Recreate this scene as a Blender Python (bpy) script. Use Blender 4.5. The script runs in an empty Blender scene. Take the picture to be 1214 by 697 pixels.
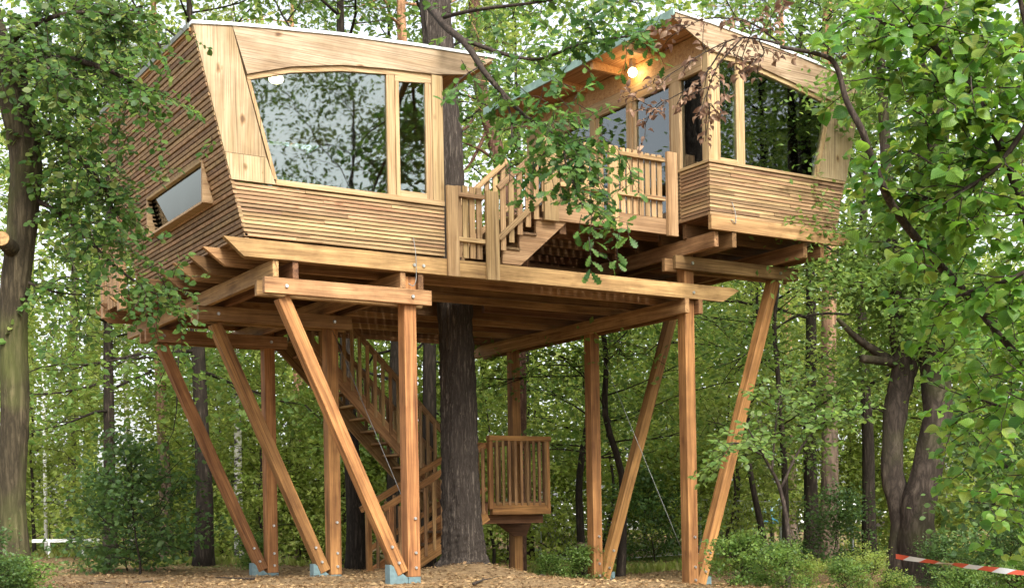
import bpy, bmesh, math, random
import numpy as np
from mathutils import Vector, Matrix

sc = bpy.context.scene
COL = sc.collection
R = math.radians

# ------------------------------------------------------------------ camera
F_PX, PIC_W, PIC_H, HORIZON = 1560.0, 1214.0, 697.0, 612.0
YAW, ROLL = R(32.2), R(0.99)
CAM = Vector((-8.289, -15.729, 0.863))
FWD = Vector((math.sin(YAW), math.cos(YAW), 0))
RGT = Vector((math.cos(YAW), -math.sin(YAW), 0))
UPV = Vector((0, 0, 1))
cam_data = bpy.data.cameras.new('camera')
cam = bpy.data.objects.new('camera', cam_data)
COL.objects.link(cam)
cam_data.sensor_width = 36.0
cam_data.lens = 36.0 * F_PX / PIC_W
cam_data.shift_y = (HORIZON - PIC_H / 2) / PIC_W
cam_data.clip_end = 2000
cr, sr = math.cos(ROLL), math.sin(ROLL)
ax = RGT * cr - UPV * sr          # camera right axis (slightly rolled)
ay = RGT * sr + UPV * cr
az = -FWD
cam.matrix_world = Matrix(((ax.x, ay.x, az.x, CAM.x), (ax.y, ay.y, az.y, CAM.y), (ax.z, ay.z, az.z, CAM.z), (0, 0, 0, 1)))
sc.camera = cam

# ------------------------------------------------------------------ world, sun, exposure
SUN_DIR = Vector((-0.10, -0.70, 0.68)).normalized()      # towards the sun
world = bpy.data.worlds.new('World')
sc.world = world
world.use_nodes = True
nt = world.node_tree
nt.nodes.clear()
wo = nt.nodes.new('ShaderNodeOutputWorld')
bg = nt.nodes.new('ShaderNodeBackground')
sky = nt.nodes.new('ShaderNodeTexSky')
sky.sky_type = 'NISHITA'
sky.sun_disc = False
sky.sun_elevation = math.asin(SUN_DIR.z)
sky.sun_rotation = math.atan2(SUN_DIR.x, SUN_DIR.y)
sky.air_density = 1.0
sky.dust_density = 4.0
sky.ozone_density = 1.0
hs = nt.nodes.new('ShaderNodeHueSaturation')
hs.inputs['Saturation'].default_value = 0.32
nt.links.new(sky.outputs[0], hs.inputs['Color'])
nt.links.new(hs.outputs[0], bg.inputs['Color'])
bg.inputs['Strength'].default_value = 0.15
nt.links.new(bg.outputs[0], wo.inputs['Surface'])
sd = bpy.data.lights.new('sun', 'SUN')
sd.energy = 1.5
sd.angle = R(20)
sd.color = (1.0, 0.95, 0.86)
so = bpy.data.objects.new('sun', sd)
COL.objects.link(so)
so.rotation_euler = (-SUN_DIR).to_track_quat('-Z', 'Y').to_euler()
so.location = (0, -20, 30)
vs = sc.view_settings
vs.view_transform = 'Standard'
vs.look = 'None'
vs.gamma = 1.0
vs.use_curve_mapping = False
vs.exposure = 1.72
sc.cycles.use_denoising = True
sc.cycles.max_bounces = 8
sc.cycles.transparent_max_bounces = 12
sc.cycles.transmission_bounces = 6
sc.cycles.sample_clamp_indirect = 6.0

# ------------------------------------------------------------------ helpers: layout
def at(x, y, D):
    """world point seen at picture position (x, y) at distance D along the view axis"""
    X, Y = x - PIC_W / 2, -(y - HORIZON)
    a, b = cr * X + sr * Y, -sr * X + cr * Y
    return CAM + FWD * D + RGT * (a / F_PX * D) + UPV * (b / F_PX * D)

def sstep(t):
    t = np.clip(t, 0, 1)
    return t * t * (3 - 2 * t)

def zg(u, v):
    """height of the forest floor"""
    u = np.asarray(u, float); v = np.asarray(v, float)
    D = (u - CAM.x) * FWD.x + (v - CAM.y) * FWD.y
    side = (u - CAM.x) * RGT.x + (v - CAM.y) * RGT.y
    z = 0.0 - 0.30 * sstep((u - 1.8) / 2.6) - 0.05 * sstep((v - 1) / 5)
    z = z + 0.14 * np.exp(-((u - 2.0) ** 2 + (v - 1.9) ** 2) / 1.1)
    z = z + 0.06 * np.sin(u * .9 + 1.3) * np.sin(v * .7) * sstep((D - 24) / 8)
    z = z + 0.02 * np.sin(u * 2.3 + v * 1.1) + 0.015 * np.sin(v * 3.1 - u * 1.7)
    z = z + 0.016 * np.clip(D - 36, 0, 60)
    z = z + 0.08 * sstep((side - 4.5) / 4) * sstep((24 - D) / 8)
    return z

def spot(x, D, dz=0.0):
    p = at(x, 612, D)
    return Vector((p.x, p.y, float(zg(p.x, p.y)) + dz))

# ------------------------------------------------------------------ helpers: objects
WM = {}
def reg(o, m, parent=None):
    COL.objects.link(o)
    if parent is not None:
        o.parent = parent
        o.matrix_parent_inverse = WM[parent.name].inverted()
    o.matrix_basis = m
    WM[o.name] = m
    return o

def tag(o, label=None, cat=None, group=None, kind=None):
    if label: o['label'] = label
    if cat: o['category'] = cat
    if group: o['group'] = group
    if kind: o['kind'] = kind
    return o

def thing(name, loc, label, cat, group=None):
    o = bpy.data.objects.new(name, None)
    o.empty_display_size = 0.3
    reg(o, Matrix.Translation(Vector(loc)))
    return tag(o, label, cat, group)

def link_mesh(name, me, m, mat=None, parent=None):
    o = bpy.data.objects.new(name, me)
    if mat is not None and len(me.materials) == 0:
        me.materials.append(mat)
    return reg(o, m, parent)

_boxes = {}
def box_mesh(lx, ly, lz, mat, bev=0.006):
    k = (round(lx, 3), round(ly, 3), round(lz, 3), mat.name, bev)
    if k in _boxes: return _boxes[k]
    bm = bmesh.new()
    bmesh.ops.create_cube(bm, size=1.0)
    bmesh.ops.scale(bm, vec=(lx, ly, lz), verts=bm.verts)
    if bev and min(lx, ly, lz) > bev * 3:
        bmesh.ops.bevel(bm, geom=list(bm.edges), offset=bev, segments=1, affect='EDGES')
    me = bpy.data.meshes.new('timber')
    bm.to_mesh(me); bm.free()
    me.materials.append(mat)
    _boxes[k] = me
    return me

def axes_matrix(x, up=UPV, loc=(0, 0, 0)):
    x = Vector(x).normalized()
    y = Vector(up).cross(x)
    if y.length < 1e-4: y = Vector((0, 1, 0)).cross(x) if abs(x.y) < .9 else Vector((1, 0, 0)).cross(x)
    y.normalize()
    z = x.cross(y)
    l = Vector(loc)
    return Matrix(((x.x, y.x, z.x, l.x), (x.y, y.y, z.y, l.y), (x.z, y.z, z.z, l.z), (0, 0, 0, 1)))

def beam(name, p0, p1, w, h, mat, parent=None, up=UPV, bev=0.006):
    """timber from p0 to p1: w across (horizontal), h in the 'up' direction; its local X is its length"""
    p0, p1 = Vector(p0), Vector(p1)
    d = p1 - p0
    me = box_mesh(d.length, w, h, mat, bev)
    return link_mesh(name, me, axes_matrix(d, up, (p0 + p1) / 2), mat, parent)

def box(name, lo, hi, mat, parent=None, bev=0.004):
    lo, hi = Vector(lo), Vector(hi)
    s = hi - lo
    i = max(range(3), key=lambda k: s[k])
    c = (lo + hi) / 2
    if i == 0: return link_mesh(name, box_mesh(s.x, s.y, s.z, mat, bev), Matrix.Translation(c), mat, parent)
    if i == 1: return link_mesh(name, box_mesh(s.y, s.x, s.z, mat, bev), axes_matrix((0, 1, 0), UPV, c), mat, parent)
    return link_mesh(name, box_mesh(s.z, s.y, s.x, mat, bev), axes_matrix((0, 0, 1), (1, 0, 0), c), mat, parent)

def prism(name, poly, t0, t1, mat, parent=None, plane='uz'):
    """polygon in the (u,z) plane pushed along v from t0 to t1 (or in (v,z) pushed along u)"""
    ca = sum(p[0] for p in poly) / len(poly); cb = sum(p[1] for p in poly) / len(poly)
    ct = (t0 + t1) / 2
    n = len(poly)
    vs_ = []
    for t in (t0, t1):
        for a, b in poly:
            vs_.append((a - ca, t - ct, b - cb) if plane == 'uz' else (t - ct, a - ca, b - cb))
    fs = [list(range(n)), list(range(2 * n - 1, n - 1, -1))]
    for i in range(n):
        j = (i + 1) % n
        fs.append([j, i, n + i, n + j])
    bm = bmesh.new()
    bv = [bm.verts.new(v) for v in vs_]
    for f in fs: bm.faces.new([bv[i] for i in f])
    bmesh.ops.recalc_face_normals(bm, faces=bm.faces)
    me = bpy.data.meshes.new(name)
    bm.to_mesh(me); bm.free()
    loc = (ca, ct, cb) if plane == 'uz' else (ct, ca, cb)
    return link_mesh(name, me, Matrix.Translation(Vector(loc)), mat, parent)

def hex8(name, pts, mat, parent=None):
    """solid between two quads (first four points, last four points)"""
    c = sum((Vector(p) for p in pts), Vector()) / 8
    bm = bmesh.new()
    bv = [bm.verts.new(Vector(p) - c) for p in pts]
    for f in ((0, 1, 2, 3), (7, 6, 5, 4), (0, 4, 5, 1), (1, 5, 6, 2), (2, 6, 7, 3), (3, 7, 4, 0)):
        bm.faces.new([bv[i] for i in f])
    bmesh.ops.recalc_face_normals(bm, faces=bm.faces)
    me = bpy.data.meshes.new(name)
    bm.to_mesh(me); bm.free()
    return link_mesh(name, me, Matrix.Translation(c), mat, parent)

_discs = {}
def bolt(p, direction, mat, parent, r=0.028):
    k = (mat.name, r)
    if k not in _discs:
        bm = bmesh.new()
        bmesh.ops.create_cone(bm, cap_ends=True, segments=8, radius1=r, radius2=r * .8, depth=0.03)
        me = bpy.data.meshes.new('bolt'); bm.to_mesh(me); bm.free(); me.materials.append(mat)
        _discs[k] = me
    q = Vector(direction).to_track_quat('Z', 'Y').to_matrix().to_4x4()
    q.translation = Vector(p)
    return link_mesh('bolt', _discs[k], q, mat, parent)

# ------------------------------------------------------------------ helpers: organic geometry
class Geo:
    def __init__(s):
        s.v = []; s.f = []; s.r = []; s.n = 0
    def add(s, v, f, r=None):
        v = np.asarray(v, np.float32); f = np.asarray(f, np.int64)
        s.v.append(v); s.f.append(f + s.n); s.n += len(v)
        s.r.append(np.zeros((len(v), 3), np.float32) if r is None else np.asarray(r, np.float32))
    def mesh(s, name, mat, smooth=True):
        v = np.concatenate(s.v); f = np.concatenate(s.f).astype(np.int32); r = np.concatenate(s.r)
        me = bpy.data.meshes.new(name)
        me.vertices.add(len(v)); me.vertices.foreach_set('co', v.ravel())
        me.loops.add(f.size); me.loops.foreach_set('vertex_index', f.ravel())
        me.polygons.add(len(f))
        me.polygons.foreach_set('loop_start', np.arange(0, f.size, 3, dtype=np.int32))
        me.polygons.foreach_set('use_smooth', np.full(len(f), smooth))
        a = me.attributes.new('rnd', 'FLOAT_VECTOR', 'POINT'); a.data.foreach_set('vector', r.ravel())
        me.materials.append(mat)
        me.update(calc_edges=True)
        return me

def nrm(a):
    return a / np.maximum(np.linalg.norm(a, axis=-1, keepdims=True), 1e-9)

def tube(G, pts, rads, n=6, bump=0.0, rng=None):
    pts = np.asarray(pts, float); rads = np.asarray(rads, float)
    k = len(pts)
    d = nrm(np.gradient(pts, axis=0))
    ref = np.array([1., 0, 0]) if abs(d[0][0]) < .8 else np.array([0, 1., 0])
    a = nrm(np.cross(d, ref)); b = np.cross(d, a)
    th = np.arange(n) * 2 * math.pi / n
    rr = rads[:, None] * np.ones((k, n))
    if bump and rng is not None:
        lob = rng.normal(0, 1, n)
        rr *= 1 + bump * (.6 * lob[None, :] + .5 * rng.normal(0, 1, (k, n)))
    V = pts[:, None, :] + (np.cos(th)[None, :, None] * a[:, None, :] + np.sin(th)[None, :, None] * b[:, None, :]) * rr[..., None]
    i = np.arange(k - 1)[:, None] * n; j = np.arange(n)[None, :]; j2 = (j + 1) % n
    q0, q1, q2, q3 = i + j, i + j2, i + n + j2, i + n + j
    F = np.concatenate([np.stack([q0, q1, q2], -1).reshape(-1, 3), np.stack([q0, q2, q3], -1).reshape(-1, 3)])
    cap = np.array([[0, x + 1, x] for x in range(1, n - 1)]); capt = np.array([[0, x, x + 1] for x in range(1, n - 1)]) + (k - 1) * n
    G.add(V.reshape(-1, 3), np.concatenate([F, cap, capt]))

def ridged(G, pts, rads, n, rng, depth=.06, roots=0.0):
    """trunk with long bark ridges and furrows in its surface"""
    g = Geo(); tube(g, pts, rads, n)
    V = g.v[0].reshape(len(pts), n, 3)
    k = len(pts); ss = np.concatenate([[0], np.cumsum(np.linalg.norm(np.diff(pts, axis=0), axis=1))])
    th = np.arange(n) * 2 * math.pi / n
    d = np.zeros((k, n))
    for f, a in ((9, .5), (13, .6), (17, .5)):
        ph = rng.uniform(0, 6.28); w = np.cumsum(rng.normal(0, .22, k)); w = np.convolve(w, np.ones(5) / 5, 'same')
        d += a * (1 - 2 * np.abs(np.sin((th[None, :] * f / 2) + ph + w[:, None] * 1.2 + .8 * np.sin(ss[:, None] * rng.uniform(2, 4)))))
    d += rng.normal(0, .35, (k, n))
    if True:
        lobes = np.cos(th * 5 + rng.uniform(0, 6))[None, :] * np.exp(-ss / .45)[:, None] * 2.6
    V = V + (V - pts[:, None, :]) * (depth * (d + lobes))[..., None]
    G.add(V.reshape(-1, 3), g.f[0])

def spline(pts, m=6):
    """Catmull-Rom through the points"""
    P = np.asarray(pts, float)
    P = np.vstack([2 * P[0] - P[1], P, 2 * P[-1] - P[-2]])
    out = []
    for i in range(1, len(P) - 2):
        for t in np.linspace(0, 1, m, endpoint=False):
            a, b, c, d = P[i - 1], P[i], P[i + 1], P[i + 2]
            out.append(.5 * (2 * b + (c - a) * t + (2 * a - 5 * b + 4 * c - d) * t * t + (3 * b - a - 3 * c + d) * t ** 3))
    out.append(P[-2])
    return np.array(out)

def leaf_template(widths, curl=0.12, fold=0.12):
    n = len(widths)
    V = []; Fc = []
    for i, w in enumerate(widths):
        t = i / (n - 1)
        z = -curl * (t - .35) ** 2
        if w == 0:
            V.append((t, 0, z))
        else:
            V += [(t, w, z + fold * w), (t, 0, z), (t, -w, z + fold * w)]
    idx = []; c = 0
    for w in widths:
        idx.append([c] if w == 0 else [c, c + 1, c + 2]); c += len(idx[-1])
    for a, b in zip(idx[:-1], idx[1:]):
        if len(a) == 1 and len(b) == 3: Fc += [(a[0], b[1], b[0]), (a[0], b[2], b[1])]
        elif len(a) == 3 and len(b) == 1: Fc += [(a[0], a[1], b[0]), (a[1], a[2], b[0])]
        elif len(a) == 3: Fc += [(a[0], a[1], b[1]), (a[0], b[1], b[0]), (a[1], a[2], b[2]), (a[1], b[2], b[1])]
    return np.array(V, float), np.array(Fc)

LEAF = {
    'rhomb': (np.array([(0, 0, 0), (.5, .3, .08), (1, 0, -.05), (.5, -.3, .08)], float), np.array([(0, 2, 1), (0, 3, 2)])),
    'ovate': leaf_template([0, .30, .36, .26, 0]),
    'hazel': leaf_template([0, .27, .38, .43, .435, .40, .31, .15, 0], .5, .32),
    'oak': leaf_template([0, .05, .15, .10, .25, .14, .29, .16, .22, 0], .2, .15),
    'needle': (np.array([(0, .012, 0), (1, 0, -.1), (0, -.012, 0)], float), np.array([(0, 1, 2)])),
    'dry': leaf_template([0, .16, .26, .2, 0], .9, .9),
}

def put_leaves(G, C, A, N, S, kind, rng):
    """C positions, A leaf directions, N face normals, S sizes"""
    V, Fc = LEAF[kind]
    A = nrm(A); N = nrm(N - (N * A).sum(-1, keepdims=True) * A); B = np.cross(N, A)
    n, k = len(C), len(V)
    P = C[:, None, :] + S[:, None, None] * (V[None, :, 0:1] * A[:, None, :] + V[None, :, 1:2] * B[:, None, :] + V[None, :, 2:3] * N[:, None, :])
    Fx = (Fc[None] + (np.arange(n) * k)[:, None, None]).reshape(-1, 3)
    G.add(P.reshape(-1, 3), Fx, np.column_stack([np.repeat(rng.random(n), k), np.tile(V[:, 0], n), np.tile(V[:, 1], n)]))

def rand_leaves(G, C, size, kind, rng, flat=.7, droop=.25, jit=.3):
    n = len(C)
    A = rng.normal(0, 1, (n, 3)); A[:, 2] = A[:, 2] * .5 - droop
    N = rng.normal(0, flat, (n, 3)) + np.array([0, 0, 1.0])
    put_leaves(G, C, A, N, size * (1 + jit * rng.uniform(-1, 1, n)), kind, rng)

def path(p, d, L, n, rng, droop=0.0, wob=.12):
    p = np.array(p, float); d = nrm(np.array(d, float)); out = [p.copy()]
    for i in range(n):
        d = nrm(d + rng.normal(0, wob, 3) + np.array([0, 0, -droop]))
        p = p + d * L / n
        out.append(p.copy())
    return np.array(out)

def lerp_path(P, t):
    x = t * (len(P) - 1); i = min(int(x), len(P) - 2); f = x - i
    return P[i] * (1 - f) + P[i + 1] * f, nrm(P[i + 1] - P[i])

def gen_tree(seed, H, r0, base, crown_r, limbs, leaf, size, per, kind_mat, bark_mat, subs=5, wander=.4, up=.45, droop=.06, sig=.32, shape='round', flare=1.5, twigs=2):
    rng = np.random.default_rng(seed)
    B, Lf = Geo(), Geo()
    m = 10
    zs = np.linspace(-.3, H, m)
    off = np.cumsum(rng.normal(0, wander / m, (m, 2)), axis=0); off -= off[1]
    T = np.column_stack([off, zs]); T = spline(T, 3)
    tt = np.linspace(0, 1, len(T))
    rad = r0 * (1 - .85 * tt) * (1 + (flare - 1) * np.exp(-tt * H / .5))
    tube(B, T, rad, 10, .03, rng)
    for i in range(limbs):
        hf = (i + rng.uniform(.2, .8)) / limbs
        z = base + (H - base) * hf
        p, _ = lerp_path(T, (z + .3) / (H + .3))
        a = i * 2.399 + rng.uniform(-.4, .4)
        if shape == 'round': L = crown_r * (.55 + .75 * math.sin(math.pi * min(1, .18 + hf * .8))) * rng.uniform(.7, 1.15) * .8
        elif shape == 'cone': L = crown_r * (1.1 - hf) * rng.uniform(.7, 1.1)
        else: L = crown_r * rng.uniform(.6, 1.1) * (1.1 - .6 * hf)
        el = up * (.3 + hf) + rng.uniform(-.15, .25)
        lp = path(p, (math.cos(a), math.sin(a), el), L, 5, rng, droop, .20)
        rl = max(.010, r0 * .24 * (1 - .7 * hf))
        tube(B, lp, np.linspace(rl, .008, 6), 5)
        for j in range(subs):
            t = .25 + .75 * (j + rng.random()) / subs
            q, d = lerp_path(lp, min(t, .999))
            sd_ = nrm(d + rng.normal(0, .75, 3) * np.array([1, 1, .6]))
            sp = path(q, sd_, L * rng.uniform(.22, .42), 3, rng, droop, .2)
            tube(B, sp, np.linspace(rl * .35 + .004, .004, 4), 3)
            for w in range(twigs):
                c, _ = lerp_path(sp, rng.uniform(.3, .999))
                C = c + rng.normal(0, 1, (per, 3)) * np.array([sig, sig, sig * .55])
                rand_leaves(Lf, C, size, leaf, rng)
    return B.mesh('trunk', bark_mat), Lf.mesh('crown', kind_mat, False)

# ------------------------------------------------------------------ materials
def mat_base(name):
    m = bpy.data.materials.new(name); m.use_nodes = True
    n = m.node_tree.nodes; l = m.node_tree.links
    return m, n, l, n['Principled BSDF']

def ramp(n, stops, interp='LINEAR'):
    r = n.new('ShaderNodeValToRGB'); r.color_ramp.interpolation = interp
    e = r.color_ramp.elements
    while len(e) < len(stops): e.new(0.5)
    for x, (p, c) in zip(e, stops):
        x.position = p; x.color = (*c, 1) if len(c) == 3 else c
    return r

def wood(name, c_dark, c_light, axis='X', grain=14, knots=.35, vary=.3, rough=.68, stain=.25, cracks=.55):
    m, n, l, b = mat_base(name)
    tc = n.new('ShaderNodeTexCoord'); oi = n.new('ShaderNodeObjectInfo')
    vm = n.new('ShaderNodeVectorMath'); vm.operation = 'SCALE'; vm.inputs[0].default_value = (37, 61, 23)
    l.new(oi.outputs['Random'], vm.inputs['Scale'])
    add = n.new('ShaderNodeVectorMath'); l.new(tc.outputs['Object'], add.inputs[0]); l.new(vm.outputs[0], add.inputs[1])
    mp = n.new('ShaderNodeMapping')
    s = [grain] * 3; s['XYZ'.index(axis)] = .9
    mp.inputs['Scale'].default_value = s
    l.new(add.outputs[0], mp.inputs[0])
    n1 = n.new('ShaderNodeTexNoise'); n1.inputs['Scale'].default_value = 1.0; n1.inputs['Detail'].default_value = 6; n1.inputs['Distortion'].default_value = .6
    l.new(mp.outputs[0], n1.inputs['Vector'])
    r1 = ramp(n, [(.3, c_dark), (.68, c_light)]); l.new(n1.outputs[0], r1.inputs[0])
    # fine grain lines
    mp2 = n.new('ShaderNodeMapping'); s2 = [90] * 3; s2['XYZ'.index(axis)] = 1.6; mp2.inputs['Scale'].default_value = s2
    l.new(add.outputs[0], mp2.inputs[0])
    n2 = n.new('ShaderNodeTexNoise'); n2.inputs['Scale'].default_value = 1.0; n2.inputs['Detail'].default_value = 3
    l.new(mp2.outputs[0], n2.inputs['Vector'])
    mx = n.new('ShaderNodeMix'); mx.data_type = 'RGBA'; mx.blend_type = 'MULTIPLY'; mx.inputs['Factor'].default_value = .7
    r2 = ramp(n, [(.34, (.42, .36, .30)), (.58, (1, 1, 1))]); l.new(n2.outputs[0], r2.inputs[0])
    l.new(r1.outputs[0], mx.inputs['A']); l.new(r2.outputs[0], mx.inputs['B'])
    # knots
    mp3 = n.new('ShaderNodeMapping'); s3 = [6.5] * 3; s3['XYZ'.index(axis)] = 3.4; mp3.inputs['Scale'].default_value = s3
    l.new(add.outputs[0], mp3.inputs[0])
    vo = n.new('ShaderNodeTexVoronoi'); vo.inputs['Scale'].default_value = 1.0; l.new(mp3.outputs[0], vo.inputs['Vector'])
    kn = n.new('ShaderNodeTexNoise'); kn.inputs['Scale'].default_value = 2.2; kn.inputs['Detail'].default_value = 3; l.new(mp3.outputs[0], kn.inputs['Vector'])
    kv = n.new('ShaderNodeVectorMath'); kv.operation = 'MULTIPLY_ADD'; kv.inputs[1].default_value = (.35, .35, .35); l.new(kn.outputs['Color'], kv.inputs[0]); l.new(mp3.outputs[0], kv.inputs[2]); l.new(kv.outputs[0], vo.inputs['Vector'])
    ksep = n.new('ShaderNodeSeparateColor'); l.new(vo.outputs['Color'], ksep.inputs[0])
    kadd = n.new('ShaderNodeMath'); kadd.operation = 'MULTIPLY_ADD'; kadd.inputs[1].default_value = .35; l.new(ksep.outputs[0], kadd.inputs[0]); l.new(vo.outputs['Distance'], kadd.inputs[2])
    r3 = ramp(n, [(.12, (.22, .12, .06)), (.19, (.6, .45, .3)), (.30, (1, 1, 1))]); l.new(kadd.outputs[0], r3.inputs[0])
    mk = n.new('ShaderNodeMix'); mk.data_type = 'RGBA'; mk.blend_type = 'MULTIPLY'; mk.inputs['Factor'].default_value = knots
    l.new(mx.outputs['Result'], mk.inputs['A']); l.new(r3.outputs[0], mk.inputs['B'])
    # weather stains
    ns = n.new('ShaderNodeTexNoise'); ns.inputs['Scale'].default_value = 1.7; ns.inputs['Detail'].default_value = 7; ns.inputs['Roughness'].default_value = .65
    l.new(add.outputs[0], ns.inputs['Vector'])
    rs = ramp(n, [(.36, (.45, .40, .36)), (.58, (1, 1, 1))]); l.new(ns.outputs[0], rs.inputs[0])
    ms = n.new('ShaderNodeMix'); ms.data_type = 'RGBA'; ms.blend_type = 'MULTIPLY'; ms.inputs['Factor'].default_value = stain
    l.new(mk.outputs['Result'], ms.inputs['A']); l.new(rs.outputs[0], ms.inputs['B'])
    mp4 = n.new('ShaderNodeMapping'); s4 = [34] * 3; s4['XYZ'.index(axis)] = .55; mp4.inputs['Scale'].default_value = s4
    l.new(add.outputs[0], mp4.inputs[0])
    nc = n.new('ShaderNodeTexNoise'); nc.inputs['Scale'].default_value = 1.0; nc.inputs['Detail'].default_value = 1; l.new(mp4.outputs[0], nc.inputs['Vector'])
    rc = ramp(n, [(.665, (1, 1, 1)), (.70, (.22, .15, .10))]); l.new(nc.outputs[0], rc.inputs[0])
    mc = n.new('ShaderNodeMix'); mc.data_type = 'RGBA'; mc.blend_type = 'MULTIPLY'; mc.inputs['Factor'].default_value = cracks
    l.new(ms.outputs['Result'], mc.inputs['A']); l.new(rc.outputs[0], mc.inputs['B']); ms = mc
    hsv = n.new('ShaderNodeHueSaturation')
    mr = n.new('ShaderNodeMapRange'); mr.inputs['To Min'].default_value = 1 - vary; mr.inputs['To Max'].default_value = 1 + vary * .6
    l.new(oi.outputs['Random'], mr.inputs[0]); l.new(mr.outputs[0], hsv.inputs['Value'])
    mh = n.new('ShaderNodeMapRange'); mh.inputs['To Min'].default_value = .490; mh.inputs['To Max'].default_value = .508
    fr = n.new('ShaderNodeMath'); fr.operation = 'MULTIPLY'; fr.inputs[1].default_value = 7.31
    fr2 = n.new('ShaderNodeMath'); fr2.operation = 'FRACT'
    l.new(oi.outputs['Random'], fr.inputs[0]); l.new(fr.outputs[0], fr2.inputs[0]); l.new(fr2.outputs[0], mh.inputs[0]); l.new(mh.outputs[0], hsv.inputs['Hue'])
    l.new(ms.outputs['Result'], hsv.inputs['Color']); l.new(hsv.outputs[0], b.inputs['Base Color'])
    b.inputs['Roughness'].default_value = rough
    b.inputs['Specular IOR Level'].default_value = .3
    bp = n.new('ShaderNodeBump'); bp.inputs['Strength'].default_value = .35; bp.inputs['Distance'].default_value = .006
    l.new(n2.outputs[0], bp.inputs['Height']); l.new(bp.outputs[0], b.inputs['Normal'])
    return m

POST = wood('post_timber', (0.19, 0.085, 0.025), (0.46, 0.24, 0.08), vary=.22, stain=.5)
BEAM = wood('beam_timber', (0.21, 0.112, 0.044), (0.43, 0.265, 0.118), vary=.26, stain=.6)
DARKB = wood('under_shade_timber', (0.11, 0.052, 0.02), (0.25, 0.132, 0.055), vary=.2, stain=.5)  # shade beneath decks and floors put into a darker timber colour
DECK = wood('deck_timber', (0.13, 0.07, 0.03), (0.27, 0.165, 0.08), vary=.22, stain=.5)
SLAT = wood('larch_slat', (0.22, 0.128, 0.06), (0.46, 0.315, 0.165), vary=.36, knots=.5, stain=.15)
SLATB = wood('weathered_slat', (0.2, 0.118, 0.056), (0.43, 0.29, 0.15), vary=.36, knots=.5, stain=.3)
RAIL = wood('rail_timber', (0.28, 0.172, 0.074), (0.44, 0.3, 0.15), vary=.22, stain=.3)
PANEL = wood('pale_panel', (0.3, 0.212, 0.118), (0.44, 0.35, 0.23), grain=6, vary=.06, knots=.85, stain=.42)
PANELZ = wood('pale_panel_upright', (0.3, 0.21, 0.105), (0.44, 0.34, 0.21), axis='Z', grain=6, vary=.06, knots=.85, stain=.45)
FRAME = wood('window_timber', (0.32, 0.21, 0.095), (0.45, 0.325, 0.175), vary=.08, stain=.08)
FRAMEZ = wood('window_timber_upright', (0.32, 0.21, 0.095), (0.45, 0.325, 0.175), axis='Z', vary=.08, stain=.08)
INNER = wood('interior_ply', (0.28, 0.14, 0.075), (0.42, 0.23, 0.13), vary=.1, stain=.1)
SOFFIT = wood('soffit_boards', (0.368, 0.192, 0.072), (0.528, 0.320, 0.144), axis='Y', vary=.1, stain=.1)

def simple(name, col, rough=.6, metal=0.0, noise=.0, scale=20):
    m, n, l, b = mat_base(name)
    b.inputs['Roughness'].default_value = rough; b.inputs['Metallic'].default_value = metal
    if noise:
        tc = n.new('ShaderNodeTexCoord'); t = n.new('ShaderNodeTexNoise'); t.inputs['Scale'].default_value = scale; t.inputs['Detail'].default_value = 5
        l.new(tc.outputs['Object'], t.inputs['Vector'])
        r = ramp(n, [(.3, tuple(c * (1 - noise) for c in col)), (.7, tuple(min(1, c * (1 + noise)) for c in col))])
        l.new(t.outputs[0], r.inputs[0]); l.new(r.outputs[0], b.inputs['Base Color'])
    else:
        b.inputs['Base Color'].default_value = (*col, 1)
    return m

STEEL = simple('galvanised_steel', (.55, .57, .58), .35, .9, .15, 30)
SHOE = simple('painted_steel_shoe', (.11, .17, .18), .5, .1, .25, 14)
DULL = simple('dull_steel', (.20, .20, .19), .5, .7, .2, 30)
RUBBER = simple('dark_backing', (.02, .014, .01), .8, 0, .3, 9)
FLASH = simple('roof_flashing', (.72, .74, .74), .4, .3, .1, 6)
VERDI = simple('verdigris_flashing', (.22, .33, .28), .55, .1, .3, 5)
ROOFM = simple('roof_membrane', (.16, .18, .16), .85, 0, .4, 4)
WHITE = simple('white_paint', (.78, .78, .76), .5, 0, .05, 9)

def glow(name, col, s):
    m, n, l, b = mat_base(name)
    b.inputs['Base Color'].default_value = (.9, .85, .75, 1)
    b.inputs['Emission Color'].default_value = (*col, 1); b.inputs['Emission Strength'].default_value = s
    return m
BULB = glow('lit_bulb_glass', (1.0, .70, .33), 20)
BULBIN = glow('lit_lamp_glass', (1.0, .76, .45), 8)

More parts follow.
